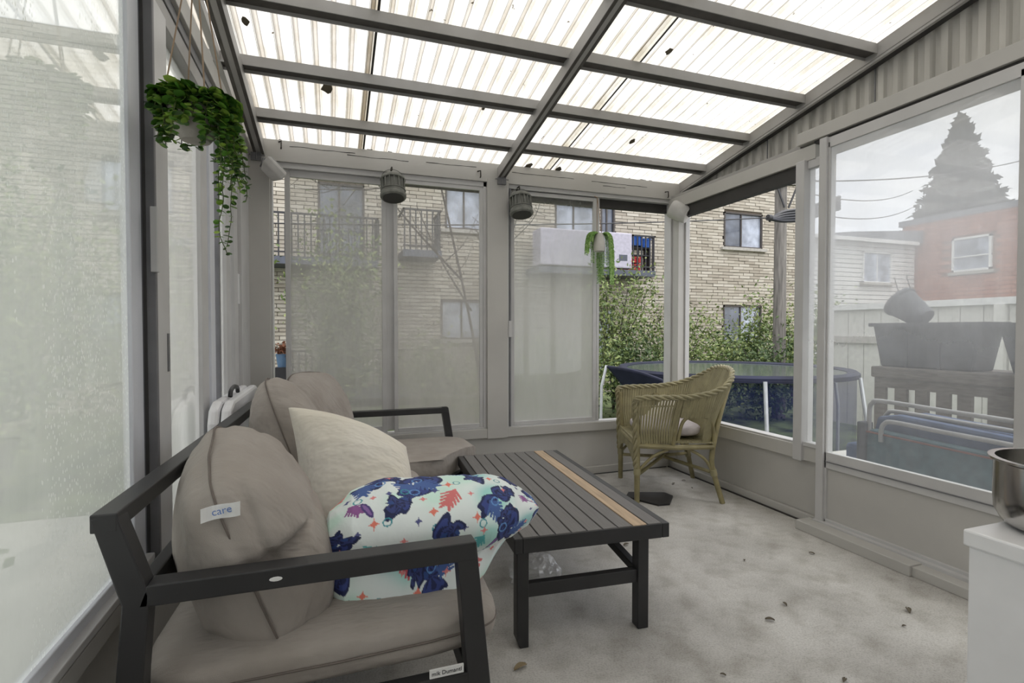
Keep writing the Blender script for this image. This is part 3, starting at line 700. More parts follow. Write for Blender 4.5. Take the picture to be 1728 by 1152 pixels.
def printed_pillow():
    nu, nv = 330, 440
    # body axis runs along world x; section in (y, z) has two lobes with a crease facing the camera
    cx = [0, .03, .08, .16, .30, .42, .50, .56, .60, .62]
    us = np.linspace(0, 1, nu+1); L = .62
    V = np.zeros((nu+1, nv, 3)); UU = np.zeros((nu+1, nv)); VV = np.zeros((nu+1, nv))
    for i, u in enumerate(us):
        X = u*L
        rad = interp(X, cx, [.02, .11, .155, .18, .188, .175, .14, .085, .04, .006])
        zc = interp(X, cx, [.53, .53, .53, .53, .527, .53, .545, .56, .575, .58]); yc = interp(X, cx, [1.47, 1.47, 1.46, 1.45, 1.44, 1.44, 1.45, 1.46, 1.47, 1.47])
        for j in range(nv):
            t = 2*PI*j/nv
            d = math.atan2(math.sin(t-PI), math.cos(t-PI)); k = interp(X, cx, [.1, .3, .5, .55, .5, .5, .45, .3, .1, 0])
            r = rad*(1-k*math.exp(-((d-.12)/.42)**2)-.06*math.exp(-(((t+PI) % (2*PI)-PI)/.6)**2))
            ct, s_ = math.cos(t), math.sin(t)
            y = yc+r*ct*.98; z = zc+r*s_*1.02
            z -= .02*max(0, -s_)*0
            x = -.045+X+.03*max(0, s_)*(1-abs(2*u-1))+(.02*u if s_ > 0 else -.13*u*abs(s_))
            q = Vector((X*7, math.cos(t)*1.6, math.sin(t)*1.6)); w = noise.noise(q)*.010-abs(noise.noise(Vector((X*16, t*.9, 3))))*.008
            V[i, j] = (x, y+w*ct, z+w*s_); UU[i, j] = X; VV[i, j] = t*.175
    col = print_pattern(UU, VV)
    vs = V.reshape(-1, 3); idx = np.arange((nu+1)*nv).reshape(nu+1, nv)
    a = idx[:-1]; b = idx[1:]; F = np.stack([a, b, np.roll(b, -1, 1), np.roll(a, -1, 1)], -1).reshape(-1, 4)
    me = bpy.data.meshes.new('printed_pillow'); me.vertices.add(len(vs)); me.vertices.foreach_set('co', vs.ravel())
    me.loops.add(F.size); me.loops.foreach_set('vertex_index', F.ravel().astype(np.int32)); me.polygons.add(len(F))
    me.polygons.foreach_set('loop_start', np.arange(0, F.size, 4, dtype=np.int32)); me.update(calc_edges=True); me.validate()
    me.polygons.foreach_set('use_smooth', [True]*len(me.polygons))
    at = me.color_attributes.new('print', 'FLOAT_COLOR', 'POINT'); c4 = np.ones((len(vs), 4)); c4[:, :3] = col.reshape(-1, 3); at.data.foreach_set('color', c4.ravel())
    t = NT('printed_cotton'); an = t.add('Attribute', attribute_name='print'); t.l.new(an.outputs['Color'], t.b.inputs['Base Color']); t.b.inputs['Roughness'].default_value = .7
    t.bump(t.tex(14, 4).outputs['Fac'], .35, .012)
    me.materials.append(t.m)
    o = bpy.data.objects.new('printed_pillow', me); COL.objects.link(o)
    tag(o, 'white and aqua pillow printed with navy dabs and red coral, folded behind armrest', 'pillow')
printed_pillow()

# ---------- slatted table
tb = E('coffee_table', (.943, 2.285, 0), math.radians(-4.0), 'charcoal slatted low table with one bare wood slat', 'table')
TW, TL, TZ = .61, 1.24, .40
mb = MB(); e = .035
mb.box(-TW/2, -TW/2+.03, -TL/2, TL/2, TZ-.055, TZ).box(TW/2-.03, TW/2, -TL/2, TL/2, TZ-.055, TZ).box(-TW/2+.03, TW/2-.03, -TL/2, -TL/2+.03, TZ-.055, TZ).box(-TW/2+.03, TW/2-.03, TL/2-.03, TL/2, TZ-.055, TZ)
mb.build('top_frame', M_dark, tb, bevel=.003)
ns = 9; sw = (TW-.06)/ns
for k in range(ns):
    x = -TW/2+.03+k*sw; wood = k == 7
    o = B(x+.003, x+sw-.003, -TL/2+.004, TL/2-.004, TZ-.012, TZ+.003).build('slat', M_wood if wood else M_slat, tb, bevel=.0015)
    if wood: o['label'] = 'bare pale wood slat'
for sx in (-1, 1):
    for sy in (-1, 1):
        x = (TW/2-.10) if sx > 0 else -(TW/2-.035); y = sy*(TL/2-.04)
        MB().prism([(x-.022, TZ-.055), (x+.022, TZ-.055), (x+.022, 0), (x-.010 if sx < 0 else x-.022, 0), (x-.022, .03)], 'y', y-.025, y+.025).build('leg', M_dark, tb, bevel=.003)
for sy in (-1, 1):
    y = sy*(TL/2-.04); MB().bar((-TW/2+.05, y, .20), (TW/2-.11, y, .20), .03, .05).build('stretcher', M_dark, tb, bevel=.003)
for sx in (-1, 1):
    for sy in (-1, 1):
        x = (TW/2-.11) if sx > 0 else -(TW/2-.045); y = sy*(TL/2-.06)
        MB().bar((x, y, .215), (x*.55, y-sy*.30, TZ-.06), .03, .03).build('brace', M_dark, tb, bevel=.002)

# ---------- wicker chair
ch = E('wicker_chair', (2.215, 3.10, 0), math.radians(159.7), 'olive green wicker armchair with braided rim in the far right corner', 'chair')
def chair():
    FX, FY, RX, RY = .25, .285, -.25, .265; ZS = .40
    for sy in (-1, 1):
        MB().tube([(FX, sy*FY, 0), (FX, sy*FY, .18), (FX, sy*FY, .40), (FX+.005, sy*(FY+.01), .66)], [.017, .019, .019, .016], 10).build('leg', M_wickerd, ch, smooth=True)
        MB().tube(pts_along([(RX-.055, sy*(RY+.03), 0), (RX-.01, sy*RY, .18), (RX+.005, sy*(RY-.005), .30), (RX-.05, sy*(RY-.03), .55), (RX-.15, sy*(RY-.10), .80)], 6), [.017]*25, 10).build('leg', M_wickerd, ch, smooth=True)
        # wrapped joints
        MB().tube([(FX, sy*FY, .185), (FX, sy*FY, .225)], .023, 12).build('wrapping', M_wicker, ch, smooth=True)
        MB().tube([(RX-.01, sy*RY, .175), (RX, sy*RY, .215)], .023, 12).build('wrapping', M_wicker, ch, smooth=True)
        # seat side rail, arch braces
        MB().tube([(FX, sy*FY, .375), (0, sy*(FY+.01), .365), (RX, sy*RY, .365)], .018, 8).build('seat_rail', M_wickerd, ch, smooth=True)
        MB().tube(pts_along([(FX, sy*FY, .20), (.15, sy*FY, .30), (.04, sy*FY, .355)], 6), .010, 8).build('brace', M_wickerd, ch, smooth=True)
        MB().tube(pts_along([(RX, sy*RY, .20), (-.19, sy*RY, .29), (-.08, sy*RY, .355)], 6), .010, 8).build('brace', M_wickerd, ch, smooth=True)
        MB().tube([(.02, sy*(FY+.01), .37), (-.02, sy*(FY+.03), .65)], .013, 8).build('side_post', M_wickerd, ch, smooth=True)
        MB().tube(pts_along([(-.01, sy*(FY+.01), .41), (-.04, sy*(FY+.03), .54), (-.12, sy*(FY+.02), .575), (-.22, sy*(FY-.0), .55), (-.255, sy*(FY-.02), .45), (RX, sy*(RY), .37)], 6), .012, 8).build('side_loop', M_wickerd, ch, smooth=True)
    MB().tube([(FX, -FY, .375), (FX+.01, 0, .38), (FX, FY, .375)], .017, 8).build('seat_rail', M_wickerd, ch, smooth=True)
    MB().tube([(RX, -RY, .375), (RX, 0, .38), (RX, RY, .375)], .017, 8).build('seat_rail', M_wickerd, ch, smooth=True)
    MB().tube([(FX-.02, -FY+.02, .185), (0, 0, .235), (RX, RY, .195)], .012, 8).build('cross_stretcher', M_wickerd, ch, smooth=True)
    MB().tube([(FX-.02, FY-.02, .185), (0, 0, .245), (RX, -RY, .195)], .012, 8).build('cross_stretcher', M_wickerd, ch, smooth=True)
    # front apron of reeds with an arched lower edge
    mb = MB()
    for k in range(46):
        y = -FY+.02+(2*FY-.04)*k/45; zb = .22+.10*(1-(abs(y)/FY)**2.2)
        mb.tube([(FX+.012, y, zb), (FX+.018, y, .34), (FX+.005, y, .405)], .0078, 6)
    mb.build('apron_reeds', M_wicker, ch, smooth=True, kind='stuff')
    # seat deck
    mb = MB()
    for k in range(44):
        x = RX+.0+(FX-RX)*k/43; mb.tube([(x, -FY+.0, .395), (x, 0, .402), (x, FY-.0, .395)], .0063, 5)
    mb.build('seat_reeds', M_wicker, ch, smooth=True, kind='stuff')
    # shell: path around from right arm front over the back to left arm front
    def base(t):  # t -1..1
        a = abs(t); s = 1 if t > 0 else -1
        pts = [(0, (RX-.015, 0)), (.30, (RX-.01, .16)), (.42, (RX+.015, .245)), (.55, (RX+.10, .285)), (1, (FX, .288))]
        return Vector((interp(a, [p[0] for p in pts], [p[1][0] for p in pts]), s*interp(a, [p[0] for p in pts], [p[1][1] for p in pts]), .39))
    def top(t):
        a = abs(t); s = 1 if t > 0 else -1
        X = interp(a, [0, .18, .32, .44, .56, .70, .85, 1], [-.43, -.415, -.375, -.30, -.20, -.06, .10, .262]); Y = interp(a, [0, .18, .32, .44, .56, .70, .85, 1], [0, .15, .25, .315, .345, .35, .338, .315])
        Z = interp(a, [0, .10, .20, .32, .44, .56, .70, .85, .95, 1], [.868, .866, .852, .81, .76, .722, .70, .695, .693, .685]); return Vector((X, s*Y, Z))
    mb = MB(); N = 112
    for k in range(N+1):
        t = -1+2*k/N; a, b = base(t), top(t)
        p = [a, a.lerp(b, .35)+Vector((.012, 0, 0)), a.lerp(b, .7)+Vector((.008, 0, 0)), b]
        if .46 < abs(t) < .58 or False: pass
        if .50 < abs(t) < .73:  # opening above the rear side: reeds start at the loop
            z0 = .565; f_ = (z0-.39)/(b.z-.39); p = [a.lerp(b, f_), a.lerp(b, .8), b]
        mb.tube(p, .0074 if t > .75 else .0108, 6)
    mb.build('shell_reeds', M_wicker, ch, smooth=True, kind='stuff')
    # weaving bands and braided rim
    for f_ in (.82,):
        MB().tube([base(-1+2*k/60).lerp(top(-1+2*k/60), f_)+Vector((.008, 0, 0)) for k in range(61)], .006, 5).build('woven_band', M_wicker, ch, smooth=True)
    path = [top(-1+2*k/150) for k in range(151)]
    end = lambda s: [Vector((.272, s*.31, .66)), Vector((.268, s*.30, .60)), Vector((.266, s*.292, .5)), Vector((.264, s*.29, .40)), Vector((.262, s*.288, .30)), Vector((.258, s*.287, .23))]
    full = list(reversed(pts_along([path[0]]+end(-1), 7)))+path[1:-1]+pts_along([path[-1]]+end(1), 7)
    for q in range(3):
        mb = MB(); pp = []
        for k, p in enumerate(full):
            an = k*.55+q*2*PI/3; d = (full[min(k+1, len(full)-1)]-full[max(k-1, 0)]).normalized(); u = d.cross(Vector((0, 0, 1))) if abs(d.z) < .9 else Vector((0, 1, 0)); u.normalize(); w = d.cross(u)
            pp.append(p+(u*math.cos(an)+w*math.sin(an))*.011)
        mb.tube(pp, .0095, 6).build('braid_strand', M_wicker, ch, smooth=True)
chair()
Mc = T((2.215, 3.10, 0)) @ RM(0, 0, 159.7)
cushion('chair_cushion', (.44, .46, .10), Mc @ T((.0, .0, .455)), 'mauve-white cushion lying on the seat of the wicker chair', seed=9, mat=M_seatpad, ex=.5, n=36, wr=.014, seam=False)
cushion('chair_pillow', (.26, .26, .10), Mc @ T((-.02, -.14, .525)) @ RM(0, 40, 0), 'small off-white pillow leaning inside the wicker chair', seed=10, mat=M_cream, ex=.6, n=30, seam=False, cat='pillow')

# ---------- folded plastic table behind the sofa
ft = E('folding_table', (-.445, 0, 0), 0, 'white folded plastic table with black handle standing behind the sofa', 'folding table')
def halfpanel(x0, x1, name):
    poly = [(2.42, .05), (2.42, .74), (2.45, .80), (2.52, .825), (3.20, .825), (3.25, .81), (3.26, .76), (3.26, .05)]
    return MB().prism(poly, 'x', x0, x1).build(name, M_white, ft, bevel=.014)
halfpanel(-.048, -.006, 'table_half'); halfpanel(0, .042, 'table_half')
MB().tube(pts_along([(.0, 2.66, .826), (.0, 2.68, .85), (0, 2.76, .862), (0, 2.84, .85), (.0, 2.86, .826)], 5), .010, 8).build('handle', M_black, ft, smooth=True, label='black plastic handle')

# ---------- hanging string-leaf plant
def hanging_plant():
    X, Y, Z = -.355, 1.66, 1.735
    p = E('hanging_plant', (X, Y, Z), 0, 'large bushy green hanging plant in basket at upper left', 'hanging plant')
    MB().lathe([(.001, -.085), (.035, -.08), (.058, -.05), (.07, 0), (.075, .03), (.068, .03), (.06, 0), (.001, -.0)], 24).build('basket', simple('woven_grey_basket', (.42, .39, .36), .9, bump=.6, bscale=90), p, smooth=True)
    apex = Vector((.0, .02, .52))
    for k in range(4):
        a = k*PI/2+.5; MB().tube([(.076*math.cos(a), .076*math.sin(a), .02), apex], .0022, 5).build('cord', M_rope, p)
    MB().tube([apex, apex+Vector((0, 0, .19))], .003, 5).build('cord', M_rope, p)
    lm = MB(); sm = MB()
    def leaf(c, d, s, nrm):
        d = d.normalized(); r = d.cross(nrm); r = r.normalized() if r.length > 1e-4 else Vector((1, 0, 0)); n2 = r.cross(d)
        pts = [c]+[c+d*s*(.5-.5*math.cos(t))*1.0+r*s*.45*math.sin(t)+n2*s*.10*math.cos(t) for t in np.linspace(.5, 2*PI-.5, 7)]
        k = len(lm.v); lm.v += [tuple(q) for q in pts]; lm.f += [(k, k+i, k+i+1) for i in range(1, 7)]
    def strand(a, r0, length, top=False, sc=1.):
        q = Vector((r0*math.cos(a), r0*math.sin(a), .03)); out = Vector((math.cos(a), math.sin(a), 0)); P = [q]
        n = max(4, int(length/.014)); v = out*(.0030 if not top else .0045)+Vector((0, 0, .008 if not top else .012))
        for i in range(n):
            v = v*.80+Vector((random.gauss(0, .0016), random.gauss(0, .0016), -.0035)); v.z = max(v.z, -.0145)
            q = q+v; P.append(q.copy())
        sm.tube(P, .0012, 4)
        for i, q in enumerate(P[1:]):
            tp = 1-.55*i/n
            for sg in (-1, 1):
                b = random.uniform(0, 2*PI); d = Vector((math.cos(b), math.sin(b), random.uniform(-.5, .5)))
                leaf(q, d, random.uniform(.028, .044)*tp*sc, Vector((random.gauss(0, .5), random.gauss(0, .5), 1)))
    for k in range(46): strand(random.uniform(0, 2*PI), random.uniform(.01, .07), random.uniform(.04, .12), True)
    for k in range(58): strand(random.uniform(0, 2*PI), random.uniform(.065, .08), random.uniform(.09, .19))
    for k in range(15): strand(math.radians(0)+random.gauss(0, .45), .08, random.uniform(.22, .33), False, .8)
    for k in range(2): strand(math.radians(0)+random.gauss(0, .1), .07, random.uniform(.44, .50), False, .75)
    lm.build('foliage', M_leafhang, p, kind='stuff'); sm.build('stems', simple('plant_stem', (.06, .08, .02), .7), p, kind='stuff')
hanging_plant()
def small_plant():
    X, Y, Z = 1.925, 3.50, 1.80
    p = E('hanging_plant', (X, Y, Z), 0, 'small bright green trailing plant in pale pot at the open back window', 'hanging plant')
    MB().lathe([(.001, -.075), (.042, -.073), (.045, -.03), (.037, .03), (.026, .065), (.022, .065), (.03, .0), (.001, 0)], 20, c=(-.01, 0, 0)).build('pot', M_potg, p, smooth=True)
    for k in (-1, 1): MB().tube([(-.01+k*.02, 0, .06), (-.012, .03, .345)], .0025, 5).build('cord', M_rope, p)
    MB().tube([(-.012, .03, .34), (-.012, .075, .36)], .004, 5).build('cord', M_rope, p)
    lm = MB(); sm = MB()
    for k in range(60):
        a = random.uniform(-PI, PI)
        while math.sin(a) < -.75: a = random.uniform(-PI, PI)
        L = random.uniform(.10, .30) if math.cos(a) < .2 else random.uniform(.22, .42)
        if abs(a) > 2.2: L *= .8
        q = Vector((-.01+.02*math.cos(a), .02*math.sin(a), .055)); v = Vector((math.cos(a)*.018, math.sin(a)*.010, .014)); P = [q]
        for i in range(int(L/.011)):
            v = v*.83+Vector((0, 0, -.0026)); v.z = max(v.z, -.012); q = q+v; P.append(q.copy())
            for sg in (-1, 1):
                d = Vector((sg, random.uniform(-.6, .2), -.4)).normalized()*.021; w = Vector((0, 0, .0055)); kk = len(lm.v)
                lm.v += [tuple(q), tuple(q+d*.5+w), tuple(q+d), tuple(q+d*.5-w)]; lm.f.append((kk, kk+1, kk+2, kk+3))
        sm.tube(P, .0014, 4)
    lm.build('fronds', M_fern, p, kind='stuff'); sm.build('stems', M_fern, p, kind='stuff')
small_plant()

# ---------- birdcage lanterns
def lantern():
    p = E('lantern', (0, 0, 0))
    MB().lathe([(.001, -.0765), (.056, -.0765), (.056, -.074), (.001, -.074)], 28).build('underside', M_track, p)
    MB().lathe([(.001, -.075), (.062, -.075), (.069, -.068), (.070, -.055), (.064, -.048), (.064, -.035), (.001, -.035)], 28).build('base', M_lantern, p, smooth=True)
    MB().lathe([(.066, .038), (.064, .048), (.05, .062), (.02, .070), (.001, .071)], 28).build('cap', M_lantern, p, smooth=True)
    for k in range(16):
        a = 2*PI*k/16; MB().tube([(.062*math.cos(a), .062*math.sin(a), -.04), (.063*math.cos(a), .063*math.sin(a), .042)], .0032, 5).build('cage_bar', M_lantern, p)
    for z in (-.03, .036): MB().tube([(.064*math.cos(t), .064*math.sin(t), z) for t in np.linspace(0, 2*PI, 25)[:-1]], .004, 6, closed=True).build('ring', M_lantern, p, smooth=True)
    MB().lathe([(.056, -.036), (.056, .04), (.001, .041)], 20).build('inner_glass', simple('smoky_glass', (.15, .155, .14), .3), p, smooth=True)
    MB().tube([(.06*math.cos(t), -.01*math.sin(t), .045+.052*math.sin(t)) for t in np.linspace(0, PI, 15)], .0018, 5).build('bail_handle', M_lantern, p)
    MB().tube([(-.004, -.01, .092), (-.004, -.01, .110), (-.004, .02, .118), (-.004, .045, .100)], .0045, 6).build('hook', M_hook, p)
    return p
l1 = lantern(); l1.location = (.386, 3.518, 2.085); l1.rotation_euler = (math.radians(-14), 0, 0); l1.scale = (1.22, 1.22, 1.18); tag(l1, 'grey birdcage lantern hanging between the two left back windows', 'lantern', 'birdcage lanterns')
l2 = copy_tree(l1); l2.location = (1.288, 3.518, 2.04); tag(l2, 'grey birdcage lantern hanging right of the middle post', 'lantern', 'birdcage lanterns')

# ---------- lamps
lr = E('corner_lamp', (2.62, 3.47, 2.07), 0, 'round white drum lamp in the far right corner', 'lamp')
Ml = Matrix.Scale(1.28, 3) @ Matrix.Rotation(math.radians(42), 3, 'Z') @ Matrix.Rotation(math.radians(118), 3, 'X')
MB().lathe([(.001, .05), (.05, .05), (.054, .045), (.056, 0), (.056, -.05), (.052, -.06), (.001, -.06)][::-1], 32, M=Ml).build('drum', M_lampw, lr, smooth=True)
MB().lathe([(.001, 0), (.050, .0), (.050, .003), (.001, .004)], 32, M=Ml, c=tuple(Ml @ Vector((0, 0, .05)))).build('lens', simple('opal_lens', (.62, .61, .60), .3), lr, smooth=True)
MB().tube(pts_along([(.065, -.01, -.02), (.075, .03, .03), (.06, .08, .07)], 5), .006, 6).build('bracket', M_lampw, lr)
ll = E('flood_lamp', (-.335, 3.47, 2.105), 0, 'square grey floodlight tilted in the far left corner', 'lamp')
Mf = (T((0, 0, 0)) @ RM(20, 42, 20))
mb = MB(); v = []
for z, s in ((.045, .060), (.03, .068), (-.005, .070), (-.05, .045)):
    v += [(-s, -s*1.15, z), (s, -s*1.15, z), (s, s*1.15, z), (-s, s*1.15, z)]
f = [(0, 1, 2, 3), (15, 14, 13, 12)]+[(4*a+i, 4*a+4+i, 4*a+4+(i+1) % 4, 4*a+(i+1) % 4) for a in range(3) for i in range(4)]
mb.add(v, f).xf(Mf).build('housing', M_lampw, ll, bevel=.006)
B(-.056, .056, -.065, .065, .045, .049).xf(Mf).build('lens', simple('frosted_lens', (.5, .5, .5), .3), ll, bevel=.002)
MB().tube([(-.07, .02, .02), (-.06, .06, .08), (-.05, .10, .09)], .006, 6).build('bracket', M_track2, ll)

# ---------- white cabinet and pot
cb = E('white_cabinet', (1.14, -.05, 0), 0, 'plain white cabinet with overhanging top at right edge', 'cabinet')
B(.006, .62, .0, .690, 0, .718).build('body', M_white, cb, bevel=.003)
B(0, .64, -.01, .697, .718, .75).build('top', M_white, cb, bevel=.004)
pt = E('cooking_pot', (1.308, .555, .75), 0, 'open stainless steel cooking pot on the white cabinet', 'pot')
MB().lathe([(.001, 0), (.09, 0), (.108, .010), (.118, .030), (.120, .06), (.120, .126), (.128, .130), (.128, .134), (.117, .134), (.117, .03), (.105, .012), (.001, .01)], 48).build('body', M_chrome, pt, smooth=True, angle=50)
MB().tube(pts_along([(.118, .03, .10), (.165, .03, .105), (.175, 0, .105), (.165, -.03, .105), (.118, -.03, .10)], 5), .005, 8).build('handle', M_chrome, pt, smooth=True)

# ---------- plastic bag and floor bits
def crumple(c, rx, ry, h, seed, n=26):
    mb = MB()
    def f(u, v):
        th = v*PI/2; ph = u*2*PI; p = Vector((math.cos(ph)*math.cos(th), math.sin(ph)*math.cos(th), math.sin(th)))
        d = 1+.35*noise.noise(p*2+Vector((seed, 0, 0)))+.18*abs(noise.noise(p*6+Vector((seed, 2, 0))))
        return Vector((c[0]+p.x*rx*d, c[1]+p.y*ry*d, c[2]+.002+p.z*h*d))
    return mb.grid(f, n, n//2, cu=True)
bag = crumple((.86, 2.16, 0), .12, .09, .10, 3).build('plastic_bag', M_bag)
tag(bag, 'crumpled clear plastic bag on the floor under the table', 'bag')
bl = MB().prism([(1.86, 3.02), (1.93, 3.10), (2.16, 3.01), (2.17, 2.93), (2.05, 2.80), (1.97, 2.81)], 'z', .001, .012).build('floor_mat', M_black)
tag(bl, 'flat black mat scrap on the floor beneath the wicker chair', 'mat')
def leafbit(x, y, a, s, label, grp=None, m=None):
    mb = MB(); mb.grid(lambda u, v: Vector(((u-.5)*s, (v-.5)*s*.45*math.sin(PI*(.08+.84*u)), .002+.25*s*(abs(v-.5)**2)*2+.12*s*math.sin(u*3))), 8, 4)
    o = mb.build('dry_leaf', m or simple('dry_leaf', (.28, .22, .13), .8)); sl = o.modifiers.new('s', 'SOLIDIFY'); sl.thickness = .001
    o.location = (x, y, .002); o.rotation_euler.z = a; tag(o, label, 'leaf', grp)
leafbit(.585, 1.60, .3, .05, 'curled tan leaf on the floor at the foot of the near table leg')
ml = simple('dry_leaf_dark', (.12, .10, .07), .8)
bits = [(.72, 2.0), (1.75, 1.62), (1.60, 1.55), (1.9, 2.0), (2.28, 1.95), (1.45, 2.35), (2.42, 3.05), (2.48, 3.22), (2.36, 3.18), (1.2, 1.35), (1.55, 1.2), (1.05, 1.2), (2.05, 1.35)]
BL_ = ['tiny leaf scrap on the floor below the slatted table', 'tiny leaf scrap in the middle of the open floor', 'tiny leaf scrap just nearer than the one in mid floor', 'tiny leaf scrap between table and right wall', 'larger leaf scrap beside the right wall knee panel', 'tiny leaf scrap at the right edge of the slatted table', 'tiny leaf scrap by the rear leg of the wicker chair', 'leaf scrap closest to the far right corner', 'leaf scrap on the floor under the back of the wicker chair', 'leaf scrap just right of the near right table leg', 'leaf scrap lowest in the picture left of the white cabinet', 'leaf scrap in front of the near stretcher of the table', 'leaf scrap between the white cabinet and the door sill']
for i, (x, y) in enumerate(bits):
    leafbit(x, y, i*1.3, .018+.008*(i % 3), BL_[i], 'leaf scraps scattered on the floor', ml)
leafbit(2.18, 1.42, .8, .04, 'small brown leaf on the floor before the sliding door', None, ml)

for i, (x, y, s_) in enumerate([(-.02, 3.02, .055), (1.38, 3.60, .05), (1.62, 3.60, .045), (1.96, 3.12, .035), (.86, 3.0, .018), (-.36, 2.62, .03), (1.66, 2.30, .03)]):
    mb = MB(); n = 9; ph = random.uniform(0, 6)
    P = [((.6+.4*abs(math.sin(k*1.7+ph)))*s_*.6*math.cos(2*PI*k/n), (.6+.4*abs(math.cos(k*2.3+ph)))*s_*math.sin(2*PI*k/n)) for k in range(n)]
    v = [(x+a, y+b, rz(y+b)-.001-t) for t in (0, .003) for a, b in P]
    mb.add(v, [tuple(range(n-1, -1, -1)), tuple(range(n, 2*n))]+[(k, (k+1) % n, (k+1) % n+n, k+n) for k in range(n)])
    tag(mb.build('stuck_leaf', ml), ['largest dark leaf stuck to the left roof panel', 'dark leaf at the eave just right of the middle rafter', 'dark leaf at the eave beside the right sheet seam', 'dark leaf on the right roof panel nearest the eave', 'tiny dark speck on roof left of the middle rafter', 'curled dark leaf on the roof near the left rafter', 'dark leaf on the upper right roof panel'][i], 'leaf')

# ================================================================ OUTDOORS
YW = 13.0
bld = E('apartment_building', (0, 0, 0), 0, 'buff brick apartment building across the yard behind the back windows', 'building')
opens = [(11.43, 12.93, 3.70, 4.79), (11.43, 12.93, .70, 1.90), (2.72, 3.80, 3.70, 4.75), (5.75, 7.0, 3.45, 4.6), (7.15, 7.6, 2.6, 4.75), (-.30, .75, 2.65, 4.60), (9.60, 9.75, 1.15, 1.95),
         (2.6, 3.8, .9, 1.9), (7.0, 7.6, -.1, 1.75), (-.3, .7, -.1, 1.6), (-4.5, -3.2, 3.6, 4.7), (-4.5, -3.2, .8, 1.9)]
BL, BR, BZ0, BZ1 = -9, 14.42, -.65, 7.3
B(BL, BR, YW+.06, YW+6, BZ0, BZ1).build('wall_core', M_mortar, bld)
course, blen, gap = .092, .40, .014
parts, mb = [], MB(); r = 0; z = BZ0
while z < BZ1-.1:
    x = BL-(.2 if r % 2 else 0)+.07*((r*37) % 5)/5
    while x < BR:
        a, b = max(x, BL), min(x+blen-gap, BR); ok = b-a > .03
        segs = [(a, b)]
        for (o0, o1, p0, p1) in opens:
            if z+course > p0 and z < p1:
                ns_ = []
                for (s0, s1) in segs:
                    if s1 <= o0 or s0 >= o1: ns_.append((s0, s1)); continue
                    if s0 < o0: ns_.append((s0, o0))
                    if s1 > o1: ns_.append((o1, s1))
                segs = ns_
        for (s0, s1) in segs:
            if s1-s0 < .03: continue
            dy = random.uniform(-.012, .010)
            if s0 > 10.35 and 2.05 < z < 4.95 and s1-s0 > blen*.9 and len(parts) < 300 and not (s1 > 14.35): parts.append((s0, s1, z, dy))
            else: mb.box(s0, s1, YW+dy, YW+.08, z, z+course-gap)
        x += blen
    z += course; r += 1
mb.build('brickwork', M_brick, bld, kind='stuff')
bm0 = B(0, blen-gap, 0, .08, 0, course-gap).build('brick', M_brick, bld); first = True
for (s0, s1, z, dy) in parts:
    o = bm0 if first else bm0.copy()
    if not first: COL.objects.link(o)
    first = False; o.location = (s0, YW+dy, z)
def far_window(parent, x0, x1, z0, z1, y, gl=M_winglass, fr=M_winframe, split=.45, sill=True, pale=None):
    f = MB(); t = .045
    f.box(x0, x1, y-.02, y+.08, z1-t, z1).box(x0, x1, y-.02, y+.08, z0, z0+t).box(x0, x0+t, y-.02, y+.08, z0, z1).box(x1-t, x1, y-.02, y+.08, z0, z1)
    xm = x0+(x1-x0)*split; f.box(xm-.02, xm+.02, y, y+.07, z0, z1)
    w = f.build('window', fr, parent)
    B(x0+t, xm-.02, y+.03, y+.05, z0+t, z1-t).build('pane', gl, w); B(xm+.02, x1-t, y+.045, y+.06, z0+t, z1-t).build('pane', pale or gl, w)
    if sill: B(x0-.12, x1+.12, y-.10, y+.05, z0-.09, z0).build('window_sill', M_stone, w)
for i, (x0, x1, z0, z1) in enumerate(opens):
    door = z1-z0 > 1.5
    far_window(bld, x0, x1, z0, z1, YW, M_winglass if i in (0, 1, 4, 5, 9) else M_winglass2, sill=not door, pale=M_winglass2 if i in (0, 1) else None)
# balconies
def balcony(x0, x1, z, xr=None, d=1.0, h=.95, nb=.13):
    s = B(x0, x1, YW-d, YW, z-.16, z).build('balcony_slab', M_balc, bld)
    if xr: x0 = xr
    mb = MB(); mb.box(x0, x1, YW-d, YW-d+.04, z+h-.04, z+h).box(x0, x0+.04, YW-d, YW, z+h-.04, z+h).box(x1-.04, x1, YW-d, YW, z+h-.04, z+h)
    mb.build('handrail', M_rail, s); B(x0, x1, YW-d, YW-d+.03, z+.08, z+.11).build('bottom_rail', M_rail, s)
    k = x0+.02
    while k < x1: B(k, k+.03, YW-d+.005, YW-d+.03, z, z+h-.04).build('baluster', M_rail, s); k += nb
    for q in range(5): B(x1-.035, x1-.01, YW-d+.1+q*.17, YW-d+.13+q*.17, z, z+h-.04).build('baluster', M_rail, s)
balcony(4.9, 8.35, 2.75, 7.62, d=.9)
balcony(-1.5, 1.0, 2.72, d=.9); balcony(1.55, 2.45, 3.0, d=.9); balcony(-1.5, 2.2, -.25, d=.9)
YB_ = YW-.55
o = B(4.95, 7.60, YW-.92, YW-.35, 2.78, 3.72).build('storage_box', M_lav, bevel=.03); tag(o, 'large lavender-white covered box on the balcony', 'box')
MB().prism([(7.20, 2.98), (7.45, 2.98), (7.45, 3.14), (7.20, 3.14)], 'y', YW-.926, YW-.92).build('printed_mark', M_balc, o)
